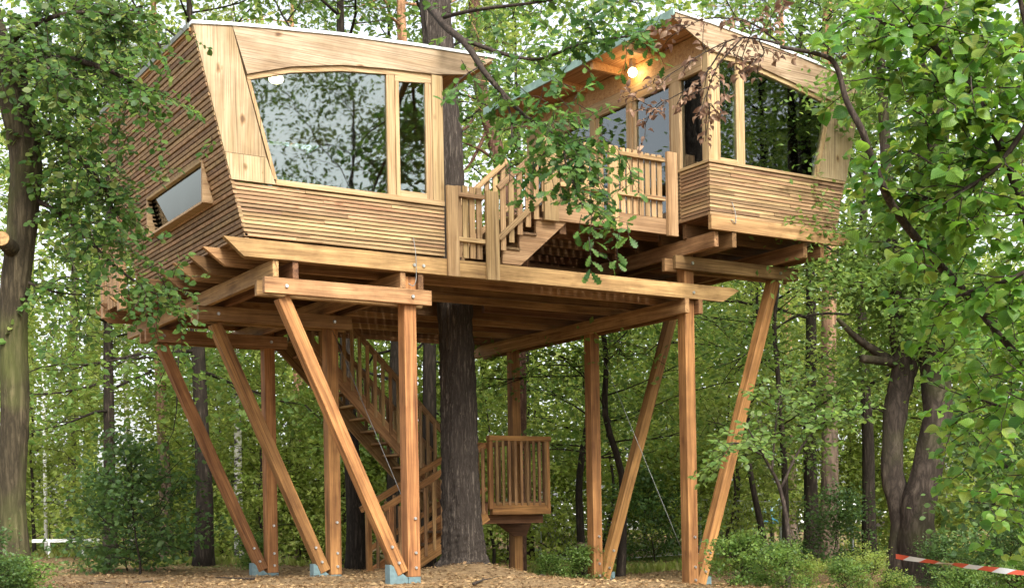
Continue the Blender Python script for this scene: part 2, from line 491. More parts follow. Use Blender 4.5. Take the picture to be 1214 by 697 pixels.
def glass_mat():
    m = bpy.data.materials.new('window_glass'); m.use_nodes = True
    n = m.node_tree.nodes; l = m.node_tree.links; n.clear()
    o = n.new('ShaderNodeOutputMaterial'); mix = n.new('ShaderNodeMixShader'); g = n.new('ShaderNodeBsdfGlossy'); t = n.new('ShaderNodeBsdfTransparent')
    g.inputs['Roughness'].default_value = .016; g.inputs['Color'].default_value = (.95, 1, .98, 1)
    t.inputs['Color'].default_value = (.62, .70, .66, 1)
    f = n.new('ShaderNodeFresnel'); f.inputs['IOR'].default_value = 1.5
    a = n.new('ShaderNodeMath'); a.operation = 'MULTIPLY_ADD'; a.inputs[1].default_value = 1.5; a.inputs[2].default_value = .05; a.use_clamp = True
    tc = n.new('ShaderNodeTexCoord'); nz = n.new('ShaderNodeTexNoise'); nz.inputs['Scale'].default_value = 1.6; nz.inputs['Detail'].default_value = 2
    bp = n.new('ShaderNodeBump'); bp.inputs['Strength'].default_value = .02; bp.inputs['Distance'].default_value = .05
    l.new(tc.outputs['Object'], nz.inputs['Vector']); l.new(nz.outputs[0], bp.inputs['Height']); l.new(bp.outputs[0], g.inputs['Normal'])
    l.new(f.outputs[0], a.inputs[0]); l.new(a.outputs[0], mix.inputs[0]); l.new(t.outputs[0], mix.inputs[1]); l.new(g.outputs[0], mix.inputs[2])
    l.new(mix.outputs[0], o.inputs['Surface'])
    return m
GLASS = glass_mat()

def leafmat(name, cols, trans=.45, gloss=.35, veins=False):
    m = bpy.data.materials.new(name); m.use_nodes = True
    n = m.node_tree.nodes; l = m.node_tree.links; n.clear()
    o = n.new('ShaderNodeOutputMaterial')
    at_ = n.new('ShaderNodeAttribute'); at_.attribute_name = 'rnd'
    oi = n.new('ShaderNodeObjectInfo')
    sx = n.new('ShaderNodeSeparateXYZ'); l.new(at_.outputs['Vector'], sx.inputs[0])
    ad = n.new('ShaderNodeMath'); ad.operation = 'ADD'; l.new(sx.outputs['X'], ad.inputs[0]); l.new(oi.outputs['Random'], ad.inputs[1])
    fr = n.new('ShaderNodeMath'); fr.operation = 'FRACT'; l.new(ad.outputs[0], fr.inputs[0])
    k = len(cols)
    rp = ramp(n, [(i / max(1, k - 1), c) for i, c in enumerate(cols)]); l.new(fr.outputs[0], rp.inputs[0])
    tc = n.new('ShaderNodeTexCoord'); nz = n.new('ShaderNodeTexNoise'); nz.inputs['Scale'].default_value = .9; nz.inputs['Detail'].default_value = 2
    l.new(tc.outputs['Object'], nz.inputs['Vector'])
    mr = n.new('ShaderNodeMapRange'); mr.inputs['From Min'].default_value = .35; mr.inputs['From Max'].default_value = .65; mr.inputs['To Min'].default_value = .72; mr.inputs['To Max'].default_value = 1.25
    l.new(nz.outputs[0], mr.inputs[0])
    hv = n.new('ShaderNodeHueSaturation'); l.new(rp.outputs[0], hv.inputs['Color']); l.new(mr.outputs[0], hv.inputs['Value'])
    if veins:
        ab = n.new('ShaderNodeMath'); ab.operation = 'ABSOLUTE'; l.new(sx.outputs['Z'], ab.inputs[0])
        m1 = n.new('ShaderNodeMath'); m1.operation = 'MULTIPLY_ADD'; m1.inputs[1].default_value = -.8; l.new(ab.outputs[0], m1.inputs[0]); l.new(sx.outputs['Y'], m1.inputs[2])
        m2 = n.new('ShaderNodeMath'); m2.operation = 'MULTIPLY'; m2.inputs[1].default_value = 8.0; l.new(m1.outputs[0], m2.inputs[0])
        m3 = n.new('ShaderNodeMath'); m3.operation = 'PINGPONG'; m3.inputs[1].default_value = .5; l.new(m2.outputs[0], m3.inputs[0])
        m4 = n.new('ShaderNodeMath'); m4.operation = 'MINIMUM'; l.new(m3.outputs[0], m4.inputs[0])
        m5 = n.new('ShaderNodeMath'); m5.operation = 'MULTIPLY'; m5.inputs[1].default_value = 7.0; l.new(ab.outputs[0], m5.inputs[0]); l.new(m5.outputs[0], m4.inputs[1])
        vr = ramp(n, [(.0, (1.5, 1.4, 1.35)), (.22, (1, 1, 1)), (.5, (.86, .9, .86))]); l.new(m4.outputs[0], vr.inputs[0])
        vmx = n.new('ShaderNodeMix'); vmx.data_type = 'RGBA'; vmx.blend_type = 'MULTIPLY'; vmx.inputs['Factor'].default_value = 1.0
        l.new(hv.outputs[0], vmx.inputs['A']); l.new(vr.outputs[0], vmx.inputs['B'])
        # blotches of rust and bite marks
        nb = n.new('ShaderNodeTexNoise'); nb.inputs['Scale'].default_value = 26; nb.inputs['Detail'].default_value = 3; l.new(tc.outputs['Object'], nb.inputs['Vector'])
        rb = ramp(n, [(.66, (0, 0, 0)), (.74, (.7, .7, .7))]); l.new(nb.outputs[0], rb.inputs[0])
        bm_ = n.new('ShaderNodeMix'); bm_.data_type = 'RGBA'; bm_.inputs['B'].default_value = (.16, .13, .03, 1); l.new(rb.outputs[0], bm_.inputs['Factor']); l.new(vmx.outputs['Result'], bm_.inputs['A'])
        hv = bm_; hout = bm_.outputs['Result']
    else:
        hout = hv.outputs[0]
    p = n.new('ShaderNodeBsdfPrincipled'); p.inputs['Roughness'].default_value = .5; p.inputs['Specular IOR Level'].default_value = gloss
    l.new(hout, p.inputs['Base Color'])
    tr = n.new('ShaderNodeBsdfTranslucent')
    h2 = n.new('ShaderNodeHueSaturation'); h2.inputs['Hue'].default_value = .482; h2.inputs['Value'].default_value = 2.0; h2.inputs['Saturation'].default_value = 1.05
    l.new(hout, h2.inputs['Color']); l.new(h2.outputs[0], tr.inputs['Color'])
    mx = n.new('ShaderNodeMixShader'); mx.inputs[0].default_value = trans
    l.new(p.outputs[0], mx.inputs[1]); l.new(tr.outputs[0], mx.inputs[2]); l.new(mx.outputs[0], o.inputs['Surface'])
    return m
L_OAK = leafmat('oak_leaf', [(.02, .066, .014), (.045, .11, .022), (.085, .155, .03), (.03, .085, .017)], .42, .3, True)
L_HAZ = leafmat('hazel_leaf', [(.035, .11, .016), (.07, .17, .022), (.13, .235, .036), (.055, .145, .02), (.17, .22, .04)], .45, .3, True)
L_LIGHT = leafmat('light_leaf', [(.115, .178, .034), (.17, .222, .048), (.235, .282, .072), (.13, .20, .038)], .52)
L_MID = leafmat('mid_leaf', [(.06, .125, .026), (.10, .176, .038), (.15, .22, .052), (.076, .146, .03)], .5)
L_DARK = leafmat('dark_leaf', [(.035, .08, .022), (.055, .11, .028), (.08, .14, .036), (.045, .09, .025)], .4)
L_PINE = leafmat('pine_needle', [(.03, .07, .028), (.05, .10, .035), (.075, .12, .04)], .3)
L_LEFT = leafmat('hornbeam_leaf', [(.03, .08, .018), (.05, .11, .024), (.085, .15, .032), (.04, .095, .02), (.16, .20, .055)], .45, .25)
L_DEAD = leafmat('withered_leaf', [(.10, .055, .032), (.16, .095, .06), (.24, .16, .10), (.12, .07, .045)], .25, .2)
L_GRASS = leafmat('grass_blade', [(.10, .15, .025), (.17, .20, .04), (.22, .22, .07)], .4)
L_LITTER = leafmat('litter', [(.20, .12, .055), (.30, .20, .10), (.13, .075, .035), (.36, .26, .13), (.17, .10, .05)], .1, .15)

def bark(name, c0, c1, sx=9, sz=1.3, strength=.9, dist=.03, moss=0.0):
    m, n, l, b = mat_base(name)
    tc = n.new('ShaderNodeTexCoord'); mp = n.new('ShaderNodeMapping'); mp.inputs['Scale'].default_value = (sx, sx, sz)
    l.new(tc.outputs['Object'], mp.inputs[0])
    v = n.new('ShaderNodeTexVoronoi'); v.feature = 'DISTANCE_TO_EDGE'; v.inputs['Scale'].default_value = 1.6
    nz = n.new('ShaderNodeTexNoise'); nz.inputs['Scale'].default_value = 1.4; nz.inputs['Detail'].default_value = 7; nz.inputs['Roughness'].default_value = .65; nz.inputs['Distortion'].default_value = .8
    l.new(mp.outputs[0], nz.inputs['Vector'])
    mxv = n.new('ShaderNodeVectorMath'); mxv.operation = 'MULTIPLY_ADD'; mxv.inputs[1].default_value = (1.6, 1.6, 1.6)
    l.new(nz.outputs['Color'], mxv.inputs[0]); l.new(mp.outputs[0], mxv.inputs[2]); l.new(mxv.outputs[0], v.inputs['Vector'])
    r = ramp(n, [(.0, tuple(c * .45 for c in c0)), (.12, c0), (.4, c1)])
    mu = n.new('ShaderNodeMath'); mu.operation = 'MULTIPLY'; l.new(v.outputs['Distance'], mu.inputs[0]); l.new(nz.outputs[0], mu.inputs[1])
    l.new(mu.outputs[0], r.inputs[0])
    last = r.outputs[0]
    n2 = n.new('ShaderNodeTexNoise'); n2.inputs['Scale'].default_value = 1.2; n2.inputs['Detail'].default_value = 4; l.new(tc.outputs['Object'], n2.inputs['Vector'])
    if moss:
        mm = n.new('ShaderNodeMix'); mm.data_type = 'RGBA'; mm.inputs['B'].default_value = (.10, .12, .03, 1)
        rr = ramp(n, [(.45, (0, 0, 0)), (.7, (moss, moss, moss))]); l.new(n2.outputs[0], rr.inputs[0])
        l.new(rr.outputs[0], mm.inputs['Factor']); l.new(last, mm.inputs['A']); last = mm.outputs['Result']
    l.new(last, b.inputs['Base Color']); b.inputs['Roughness'].default_value = .9; b.inputs['Specular IOR Level'].default_value = .15
    bp = n.new('ShaderNodeBump'); bp.inputs['Strength'].default_value = strength; bp.inputs['Distance'].default_value = dist
    l.new(mu.outputs[0], bp.inputs['Height']); l.new(bp.outputs[0], b.inputs['Normal'])
    return m
B_DARK = bark('dark_bark', (.035, .027, .02), (.11, .088, .066))
B_OAK = bark('ridged_bark', (.065, .052, .042), (.25, .21, .17), 13, 1.1, 1.0, .05)
B_MOSS = bark('mossy_bark', (.055, .044, .026), (.15, .12, .07), 9, 1.1, .9, .03, .6)
B_GREY = bark('grey_bark', (.10, .085, .066), (.22, .19, .15), 4, 1.5, .6, .02, .35)
B_FORK = bark('brown_grey_bark', (.055, .042, .032), (.125, .10, .075), 5, 1.6, .7, .025, .25)  # dark brown-grey bark of the forked tree
B_TWIG = bark('twig_bark', (.05, .038, .03), (.13, .10, .075), 20, 6, .3, .01)

def pine_bark():
    m, n, l, b = mat_base('pine_bark')
    tc = n.new('ShaderNodeTexCoord'); mp = n.new('ShaderNodeMapping'); mp.inputs['Scale'].default_value = (7, 7, 1.6); l.new(tc.outputs['Object'], mp.inputs[0])
    nz = n.new('ShaderNodeTexNoise'); nz.inputs['Scale'].default_value = 1.5; nz.inputs['Detail'].default_value = 6; l.new(mp.outputs[0], nz.inputs['Vector'])
    r = ramp(n, [(.35, (.22, .10, .05)), (.62, (.50, .27, .14))]); l.new(nz.outputs[0], r.inputs[0])
    r2 = ramp(n, [(.35, (.06, .042, .03)), (.62, (.20, .14, .10))]); l.new(nz.outputs[0], r2.inputs[0])
    sp = n.new('ShaderNodeSeparateXYZ'); l.new(tc.outputs['Object'], sp.inputs[0])
    mr = n.new('ShaderNodeMapRange'); mr.inputs['From Min'].default_value = 3; mr.inputs['From Max'].default_value = 7; l.new(sp.outputs['Z'], mr.inputs[0])
    mx = n.new('ShaderNodeMix'); mx.data_type = 'RGBA'; l.new(mr.outputs[0], mx.inputs['Factor']); l.new(r2.outputs[0], mx.inputs['A']); l.new(r.outputs[0], mx.inputs['B'])
    l.new(mx.outputs['Result'], b.inputs['Base Color']); b.inputs['Roughness'].default_value = .9
    bp = n.new('ShaderNodeBump'); bp.inputs['Strength'].default_value = .8; bp.inputs['Distance'].default_value = .03; l.new(nz.outputs[0], bp.inputs['Height']); l.new(bp.outputs[0], b.inputs['Normal'])
    return m
B_PINE = pine_bark()

def birch_bark():
    m, n, l, b = mat_base('birch_bark')
    tc = n.new('ShaderNodeTexCoord'); mp = n.new('ShaderNodeMapping'); mp.inputs['Scale'].default_value = (5, 5, 9); l.new(tc.outputs['Object'], mp.inputs[0])
    nz = n.new('ShaderNodeTexNoise'); nz.inputs['Scale'].default_value = .9; nz.inputs['Detail'].default_value = 5; l.new(mp.outputs[0], nz.inputs['Vector'])
    r = ramp(n, [(.42, (.05, .045, .04)), (.5, (.62, .60, .56)), (.8, (.74, .72, .68))]); l.new(nz.outputs[0], r.inputs[0])
    l.new(r.outputs[0], b.inputs['Base Color']); b.inputs['Roughness'].default_value = .8
    return m
B_BIRCH = birch_bark()

def ground_mat():
    m, n, l, b = mat_base('forest_floor')
    tc = n.new('ShaderNodeTexCoord')
    n1 = n.new('ShaderNodeTexNoise'); n1.inputs['Scale'].default_value = 9; n1.inputs['Detail'].default_value = 9; n1.inputs['Roughness'].default_value = .72
    l.new(tc.outputs['Object'], n1.inputs['Vector'])
    r1 = ramp(n, [(.28, (.055, .035, .02)), (.5, (.19, .125, .065)), (.72, (.34, .25, .135))]); l.new(n1.outputs[0], r1.inputs[0])
    n2 = n.new('ShaderNodeTexNoise'); n2.inputs['Scale'].default_value = .28; n2.inputs['Detail'].default_value = 4; l.new(tc.outputs['Object'], n2.inputs['Vector'])
    r2 = ramp(n, [(.47, (0, 0, 0)), (.6, (1, 1, 1))]); l.new(n2.outputs[0], r2.inputs[0])
    # grass only away from the trodden ground under the platform
    sp = n.new('ShaderNodeSeparateXYZ'); l.new(tc.outputs['Object'], sp.inputs[0])
    mr = n.new('ShaderNodeMapRange'); mr.inputs['From Min'].default_value = 7; mr.inputs['From Max'].default_value = 11; l.new(sp.outputs['Y'], mr.inputs[0])
    mu = n.new('ShaderNodeMath'); mu.operation = 'MULTIPLY'; l.new(r2.outputs[0], mu.inputs[0]); l.new(mr.outputs[0], mu.inputs[1])
    n3 = n.new('ShaderNodeTexNoise'); n3.inputs['Scale'].default_value = 14; n3.inputs['Detail'].default_value = 6; l.new(tc.outputs['Object'], n3.inputs['Vector'])
    r3 = ramp(n, [(.3, (.05, .08, .016)), (.7, (.17, .21, .05))]); l.new(n3.outputs[0], r3.inputs[0])
    mx = n.new('ShaderNodeMix'); mx.data_type = 'RGBA'; l.new(mu.outputs[0], mx.inputs['Factor']); l.new(r1.outputs[0], mx.inputs['A']); l.new(r3.outputs[0], mx.inputs['B'])
    l.new(mx.outputs['Result'], b.inputs['Base Color']); b.inputs['Roughness'].default_value = .95; b.inputs['Specular IOR Level'].default_value = .1
    bp = n.new('ShaderNodeBump'); bp.inputs['Strength'].default_value = .8; bp.inputs['Distance'].default_value = .05; l.new(n1.outputs[0], bp.inputs['Height']); l.new(bp.outputs[0], b.inputs['Normal'])
    return m

# ================================================================== the setting: ground
def build_ground():
    k = 220
    s = np.linspace(-1, 1, k)
    g = np.sinh(s * 5.2) / np.sinh(5.2)
    U = 3 + g * 480; V = 4 + g * 480
    uu, vv = np.meshgrid(U, V)
    z = zg(uu, vv)
    P = np.stack([uu, vv, z], -1).reshape(-1, 3)
    i = np.arange(k - 1)[:, None] * k; j = np.arange(k - 1)[None, :]
    a, b, c, d = i + j, i + j + 1, i + k + j + 1, i + k + j
    Fq = np.concatenate([np.stack([a, b, c], -1).reshape(-1, 3), np.stack([a, c, d], -1).reshape(-1, 3)])
    G = Geo(); G.add(P, Fq)
    o = link_mesh('ground', G.mesh('ground', ground_mat()), Matrix())
    tag(o, kind='structure')
build_ground()

def scatter(n, rng, D0, D1, s0, s1, reject=None):
    D = D0 + (D1 - D0) * rng.random(n) ** 1.3
    s = (s0 + (s1 - s0) * rng.random(n)) * D / F_PX
    p = np.array(CAM)[None, :2] + D[:, None] * np.array(FWD)[None, :2] + s[:, None] * np.array(RGT)[None, :2]
    return np.column_stack([p, zg(p[:, 0], p[:, 1])])

def build_litter():
    rng = np.random.default_rng(5)
    G = Geo()
    C = scatter(26000, rng, 14.5, 34, -640, 640)
    C[:, 2] += .012
    A = rng.normal(0, 1, (len(C), 3)); A[:, 2] *= .12
    N = rng.normal(0, .35, (len(C), 3)) + np.array([0, 0, 1.])
    put_leaves(G, C, A, N, rng.uniform(.035, .085, len(C)), 'rhomb', rng)
    C = scatter(30000, rng, 14.5, 24, -640, 640); C[:, 2] += .015
    A = rng.normal(0, 1, (len(C), 3)); A[:, 2] *= .25
    put_leaves(G, C, A, rng.normal(0, .4, (len(C), 3)) + np.array([0, 0, 1.]), rng.uniform(.07, .17, len(C)), 'needle', rng)
    o = link_mesh('leaf_litter', G.mesh('leaf_litter', L_LITTER, False), Matrix())
    tag(o, 'brown fallen leaves and needles strewn over the forest floor', 'leaf litter', kind='stuff')
    G = Geo()
    C = scatter(26000, rng, 27, 50, -640, 640)
    keep = (np.sin(C[:, 0] * .31 + 1) + np.sin(C[:, 1] * .27) + np.sin(C[:, 0] * .11 - C[:, 1] * .17)) > -.1
    C = C[keep]
    A = rng.normal(0, .35, (len(C), 3)) + np.array([0, 0, 1.])
    N = rng.normal(0, 1, (len(C), 3))
    V, Fc = LEAF['needle']
    put_leaves(G, C, A, N, rng.uniform(.08, .22, len(C)), 'rhomb', rng)
    o = link_mesh('grass', G.mesh('grass', L_GRASS, False), Matrix())
    tag(o, 'yellowish green grass on the clearing behind the stilts', 'grass', kind='stuff')
build_litter()

# ================================================================== supports
ZG0 = 0.0
def support_frame(v, label, u0=0.0, zb=0.08, cap_z=3.82, cap=( -2.09, .29), strut_top=(-1.80, 3.70), front=True):
    root = thing('timber_support', (u0, v, zb - .1), label, 'timber support', 'V-shaped timber supports')
    side = 1 if strut_top[0] > u0 else -1
    top = cap_z + .10
    box('post', (u0 - .092, v - .092, zb), (u0 + .092, v + .092, top + .18), POST, root)
    # leaning strut, foot beside the post
    p0 = Vector((u0 + side * .165, v, zb + .05)); p1 = Vector((strut_top[0], v, strut_top[1]))
    beam('strut', p0, p1, .165, .165, POST, root, up=(0, 1, 0))
    z0, z1 = cap_z - .1, cap_z + .1
    for s in (-1, 1):
        vv = v + s * .133
        box('cap_beam', (cap[0], vv - .04, z0), (cap[1], vv + .04, z1), BEAM, root)
    fv = v - .18
    for p in ((strut_top[0], fv, cap_z), (u0, fv, cap_z)):
        bolt(p, (0, -1, 0), STEEL, root)
    for dz in (.12, .32, .78):
        bolt((u0 + .02, v - .10, zb + dz), (0, -1, 0), STEEL, root, .024)
    for t in (.04, .10):
        q = p0.lerp(p1, t); bolt((q.x, v - .092, q.z), (0, -1, 0), STEEL, root, .024)
    # steel shoe wedged between strut foot and ground
    d = (p1 - p0).normalized()
    a = p0 - d * .05
    poly = [(u0 + side * .06, zb - .16), (u0 + side * .36, zb - .16), (u0 + side * .36, zb + .17), (u0 + side * .335, zb + .17), (u0 + side * .08, zb - .02)]
    prism('steel_shoe', poly, v - .07, v + .07, SHOE, root)
    box('base_plate', (u0 - .09, v - .10, zb - .26), (u0 + .09, v + .10, zb - .003), SHOE, root)
    return root

support_frame(0.0, 'V-shaped timber support under the front edge of the arched-window cabin')
support_frame(2.5, 'V-shaped timber support midway under the arched-window cabin', zb=.04)
support_frame(5.0, 'V-shaped timber support under the rear of the arched-window cabin', zb=.0)
RU = 4.85
for v, lab in ((0.0, 'tall V-shaped timber support under the front of the porch cabin'), (2.5, 'tall V-shaped timber support midway under the porch cabin')):
    support_frame(v, lab, u0=RU, zb=-.28, cap_z=4.69, cap=(4.53, 7.08), strut_top=(6.68, 4.58))
rp = thing('timber_post', (RU, 5.0, -.4), 'straight timber post rising through the small stair landing', 'timber post')
box('post', (RU - .088, 4.912, -.30), (RU + .088, 5.088, 4.79), POST, rp)
box('base_plate', (RU - .12, 4.88, -.5), (RU + .12, 5.12, -.303), SHOE, rp)

def cable(p0, p1, label):
    G = Geo(); P = np.linspace(np.array(p0, float), np.array(p1, float), 6)
    c = P[0].copy(); tube(G, P - c, [.005] * 6, 5)
    o = link_mesh('bracing_cable', G.mesh('bracing_cable', DULL), Matrix.Translation(Vector(c)))
    tag(o, label, 'cable', 'steel bracing cables')
cable((0, .10, 1.0), (.0, 2.40, 3.70), 'thin steel cable crossing beneath the arched-window cabin')
cable((RU, .10, .15), (RU, 2.40, 3.86), 'thin steel cable stretched between the two tall V-shaped supports')

# ================================================================== lower platform
TRUNK_U, TRUNK_V = 2.12, 2.45
pl = thing('timber_platform', (1.2, 3.0, 3.9), 'lower timber deck on beams joining the cabins, pierced by a tree trunk', 'platform')
fb = [(-2.62, 4.37), (5.62, 4.37), (5.78, 4.34), (5.45, 4.145), (-2.36, 4.145)]
prism('front_beam', fb, -.19, -.11, BEAM, pl)
prism('front_beam', [(u + .05, z) for u, z in fb[:1]] + [(5.0, 4.37), (5.0, 4.145), (-2.30, 4.145)], -.085, -.02, BEAM, pl)
for k, v in enumerate([.55, 1.15, 1.75, 3.05, 3.65, 4.25, 4.85, 5.45, 6.0]):
    r = 5.08
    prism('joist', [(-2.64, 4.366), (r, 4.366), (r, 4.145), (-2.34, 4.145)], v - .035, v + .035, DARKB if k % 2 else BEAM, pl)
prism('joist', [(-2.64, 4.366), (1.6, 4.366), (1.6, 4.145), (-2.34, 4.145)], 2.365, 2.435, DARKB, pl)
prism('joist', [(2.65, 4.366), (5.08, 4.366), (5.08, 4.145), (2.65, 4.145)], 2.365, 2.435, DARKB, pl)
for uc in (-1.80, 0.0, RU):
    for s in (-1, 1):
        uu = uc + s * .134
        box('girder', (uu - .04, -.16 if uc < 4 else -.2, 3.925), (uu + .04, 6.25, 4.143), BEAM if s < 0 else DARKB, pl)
u = -2.42
while u < 5.05:
    uc = u + .07
    segs = [(0.0, 6.15)]
    if abs(uc - TRUNK_U) < .42: segs = [(0.0, TRUNK_V - .40), (TRUNK_V + .40, 6.15)]
    for a, b in segs:
        box('deck_board', (u, a - .02, 4.37), (u + .14, b, 4.398), DECK, pl, bev=.003)
    u += .15
# front railing beside the cabin and up to the stairs
def fence_panel(u0, u1, v, z0, z1, parent, n, mid, bz0, bz1, bw=.085):
    box('rail', (u0, v - .035, z1 - .06), (u1, v + .025, z1), RAIL, parent)
    box('rail', (u0, v - .033, mid - .03), (u1, v + .025, mid + .03), RAIL, parent)
    for i in range(n):
        c = u0 + (u1 - u0) * (i + .5) / n
        box('baluster', (c - bw / 2, v + .028, bz0), (c + bw / 2, v + .055, bz1 + .012 * math.sin(i * 7.1)), RAIL, parent, bev=.003)
box('railing_post', (.52, -.24, 4.13), (.70, -.195, 5.36), RAIL, pl)
box('railing_post', (1.14, -.24, 4.13), (1.34, -.195, 5.36), RAIL, pl)
fence_panel(.70, 1.14, -.16, 4.4, 5.30, pl, 4, 4.66, 4.42, 5.40)
# rear porch railing behind the first cabin
box('railing_post', (-2.56, 5.55, 4.15), (-2.44, 5.67, 5.28), RAIL, pl)
box('railing_post', (-2.56, 4.62, 4.15), (-2.44, 4.74, 5.28), RAIL, pl)
box('rail', (-2.56, 4.62, 5.282), (-2.44, 5.80, 5.33), RAIL, pl)
for i in range(7):
    vv = 4.86 + i * .12
    box('baluster', (-2.535, vv - .03, 4.25), (-2.505, vv + .03, 5.28), RAIL, pl, bev=.003)
# bolts along the front beam
for uu in (.02, .16, 4.85): bolt((uu, -.195, 4.24), (0, -1, 0), STEEL, pl, .026)
G = Geo(); hp = spline([(.0, -.22, 4.60), (.01, -.26, 4.35), (.01, -.26, 4.05), (-.03, -.25, 3.95), (-.09, -.23, 3.98)], 4); tube(G, hp - hp[0], [.006] * len(hp), 5)
link_mesh('cable_hook', G.mesh('cable_hook', DULL), Matrix.Translation(Vector(hp[0])), None, pl)

# ================================================================== stairs up to the porch
us = thing('porch_stairs', (1.8, .4, 4.4), 'short timber stairs with slanted handrail climbing to the porch', 'stairs')
RISE, RUN, NST = .235, .285, 4
su0 = 1.46
saw = [(su0, 4.40)]
for i in range(NST):
    saw += [(su0 + i * RUN, 4.40 + (i + 1) * RISE - .035)] if i == 0 else [(su0 + i * RUN, 4.40 + i * RISE - .035), (su0 + i * RUN, 4.40 + (i + 1) * RISE - .035)]
saw += [(su0 + NST * RUN, 4.40 + NST * RISE - .035), (su0 + NST * RUN, 5.12), (su0 + .30, 4.40)]
for vv in (-.12, .78):
    prism('stringer', saw, vv, vv + .05, RAIL, us)
for i in range(NST):
    z = 4.40 + (i + 1) * RISE
    box('tread', (su0 + i * RUN - .04, -.15, z - .034), (su0 + (i + 1) * RUN - .005, .87, z), DECK, us)
for vv in (-.205, .90):
    sl = RISE / RUN
    a0, a1 = 1.345, 2.20
    for zz in (4.70, 5.40):
        beam('handrail', (a0, vv, zz + .02), (a1, vv, zz + .02 + (a1 - a0) * .88), .045, .075, RAIL, us)
    for i in range(6):
        c = a0 + .10 + i * .14
        zl = 4.70 + (c - a0) * .88 - .22
        box('baluster', (c - .042, vv + .024, zl), (c + .042, vv + .050, 5.44 + (c - a0) * .88), RAIL, us, bev=.003)

# ================================================================== porch
po = thing('timber_porch', (3.4, 1.5, 5.0), 'raised porch with upright-board railing in front of the second cabin', 'porch')
prism('front_fascia', [(2.16, 5.32), (4.42, 5.32), (4.42, 5.09), (2.16, 5.09)], -.16, -.10, RAIL, po)
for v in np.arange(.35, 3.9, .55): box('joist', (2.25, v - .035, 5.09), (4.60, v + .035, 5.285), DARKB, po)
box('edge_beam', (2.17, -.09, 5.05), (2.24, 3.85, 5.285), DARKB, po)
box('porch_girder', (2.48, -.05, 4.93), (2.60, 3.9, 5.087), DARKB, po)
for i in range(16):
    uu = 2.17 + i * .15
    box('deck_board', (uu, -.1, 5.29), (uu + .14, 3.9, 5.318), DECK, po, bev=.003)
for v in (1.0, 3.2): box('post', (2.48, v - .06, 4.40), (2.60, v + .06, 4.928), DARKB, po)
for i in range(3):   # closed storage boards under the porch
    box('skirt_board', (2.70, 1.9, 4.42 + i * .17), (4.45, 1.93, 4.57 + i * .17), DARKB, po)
for (a, b, zt) in ((2.12, 2.36, 6.32), (3.27, 3.43, 6.28), (4.36, 4.55, 6.33)):
    box('railing_post', (a, -.225, 5.06), (b, -.163, zt), RAIL, po)
fence_panel(2.36, 3.27, -.13, 5.3, 6.24, po, 7, 5.62, 5.34, 6.30)
fence_panel(3.43, 4.36, -.13, 5.3, 6.24, po, 8, 5.62, 5.34, 6.30)

# ================================================================== first cabin (arched window)
c1 = thing('tree_cabin', (-1.0, 2.2, 4.4), 'larch cabin with broad arched window and slatted leaning side wall', 'cabin', 'cabins on stilts')
LZ0, LZ1 = 4.40, 6.93
def lean(z): return -2.29 - (z - 4.31) * .2535            # outer face of the leaning side wall
roof_c = [(-2.97, 6.95), (-2.45, 7.02), (-1.98, 7.07), (-.96, 7.16), (.17, 7.22), (.97, 7.25), (1.37, 7.265)]
FV = -.10
# pale boards
prism('corner_board', [(lean(6.93) + .005, 6.925), (-2.45, 6.99), (-2.03, 5.42), (lean(5.42), 5.42)], FV - .05, FV + .02, PANELZ, c1)
prism('corner_board', [(lean(5.415), 5.415), (-2.028, 5.415), (-1.91, 5.092), (lean(5.092), 5.092)], FV - .05, FV + .02, PANELZ, c1)
prism('header_board', [(-2.443, 6.99)] + [(u_, z_ - .03) for u_, z_ in roof_c[1:]] + [(.95, 6.95), (.42, 6.865), (-.22, 6.83), (-.96, 6.76), (-1.67, 6.62), (-2.262, 6.43)], FV - .05, FV + .02, PANEL, c1)
# window
wn = prism('window', [(-2.262, 6.425), (-1.67, 6.615), (-.96, 6.755), (-.22, 6.825), (.36, 6.858), (.36, 6.80), (-.22, 6.765), (-.96, 6.69), (-1.67, 6.55), (-2.245, 6.365)], FV - .02, FV + .06, FRAME, c1)
prism('pane', [(-2.245, 6.36), (-1.67, 6.545), (-.96, 6.685), (-.305, 6.755), (-.305, 5.17), (-1.92, 5.165)], FV + .015, FV + .027, GLASS, wn)
prism('jamb', [(-2.262, 6.40), (-2.215, 6.40), (-1.875, 5.17), (-1.922, 5.17)], FV - .015, FV + .05, FRAMEZ, wn)
box('mullion', (-.305, FV - .015, 5.16), (-.19, FV + .06, 6.77), FRAMEZ if False else FRAME, wn)
cs = prism('casement', [(-.188, 6.76), (.36, 6.80), (.36, 6.74), (-.188, 6.68)], FV - .03, FV + .04, FRAME, c1)
box('stile', (-.188, FV - .03, 5.16), (-.13, FV + .04, 6.685), FRAME, cs)
box('stile', (.27, FV - .03, 5.16), (.36, FV + .04, 6.73), FRAME, cs)
box('rail', (-.13, FV - .03, 5.16), (.27, FV + .04, 5.235), FRAME, cs)
prism('pane', [(-.13, 5.235), (.27, 5.235), (.27, 6.73), (-.13, 6.69)], FV + .0, FV + .012, GLASS, cs)
box('corner_post', (.362, FV - .045, 5.10), (.53, FV + .06, 6.855), FRAME, c1)
box('sill', (-1.905, FV - .055, 5.088), (.53, FV + .03, 5.158), FRAME, c1)
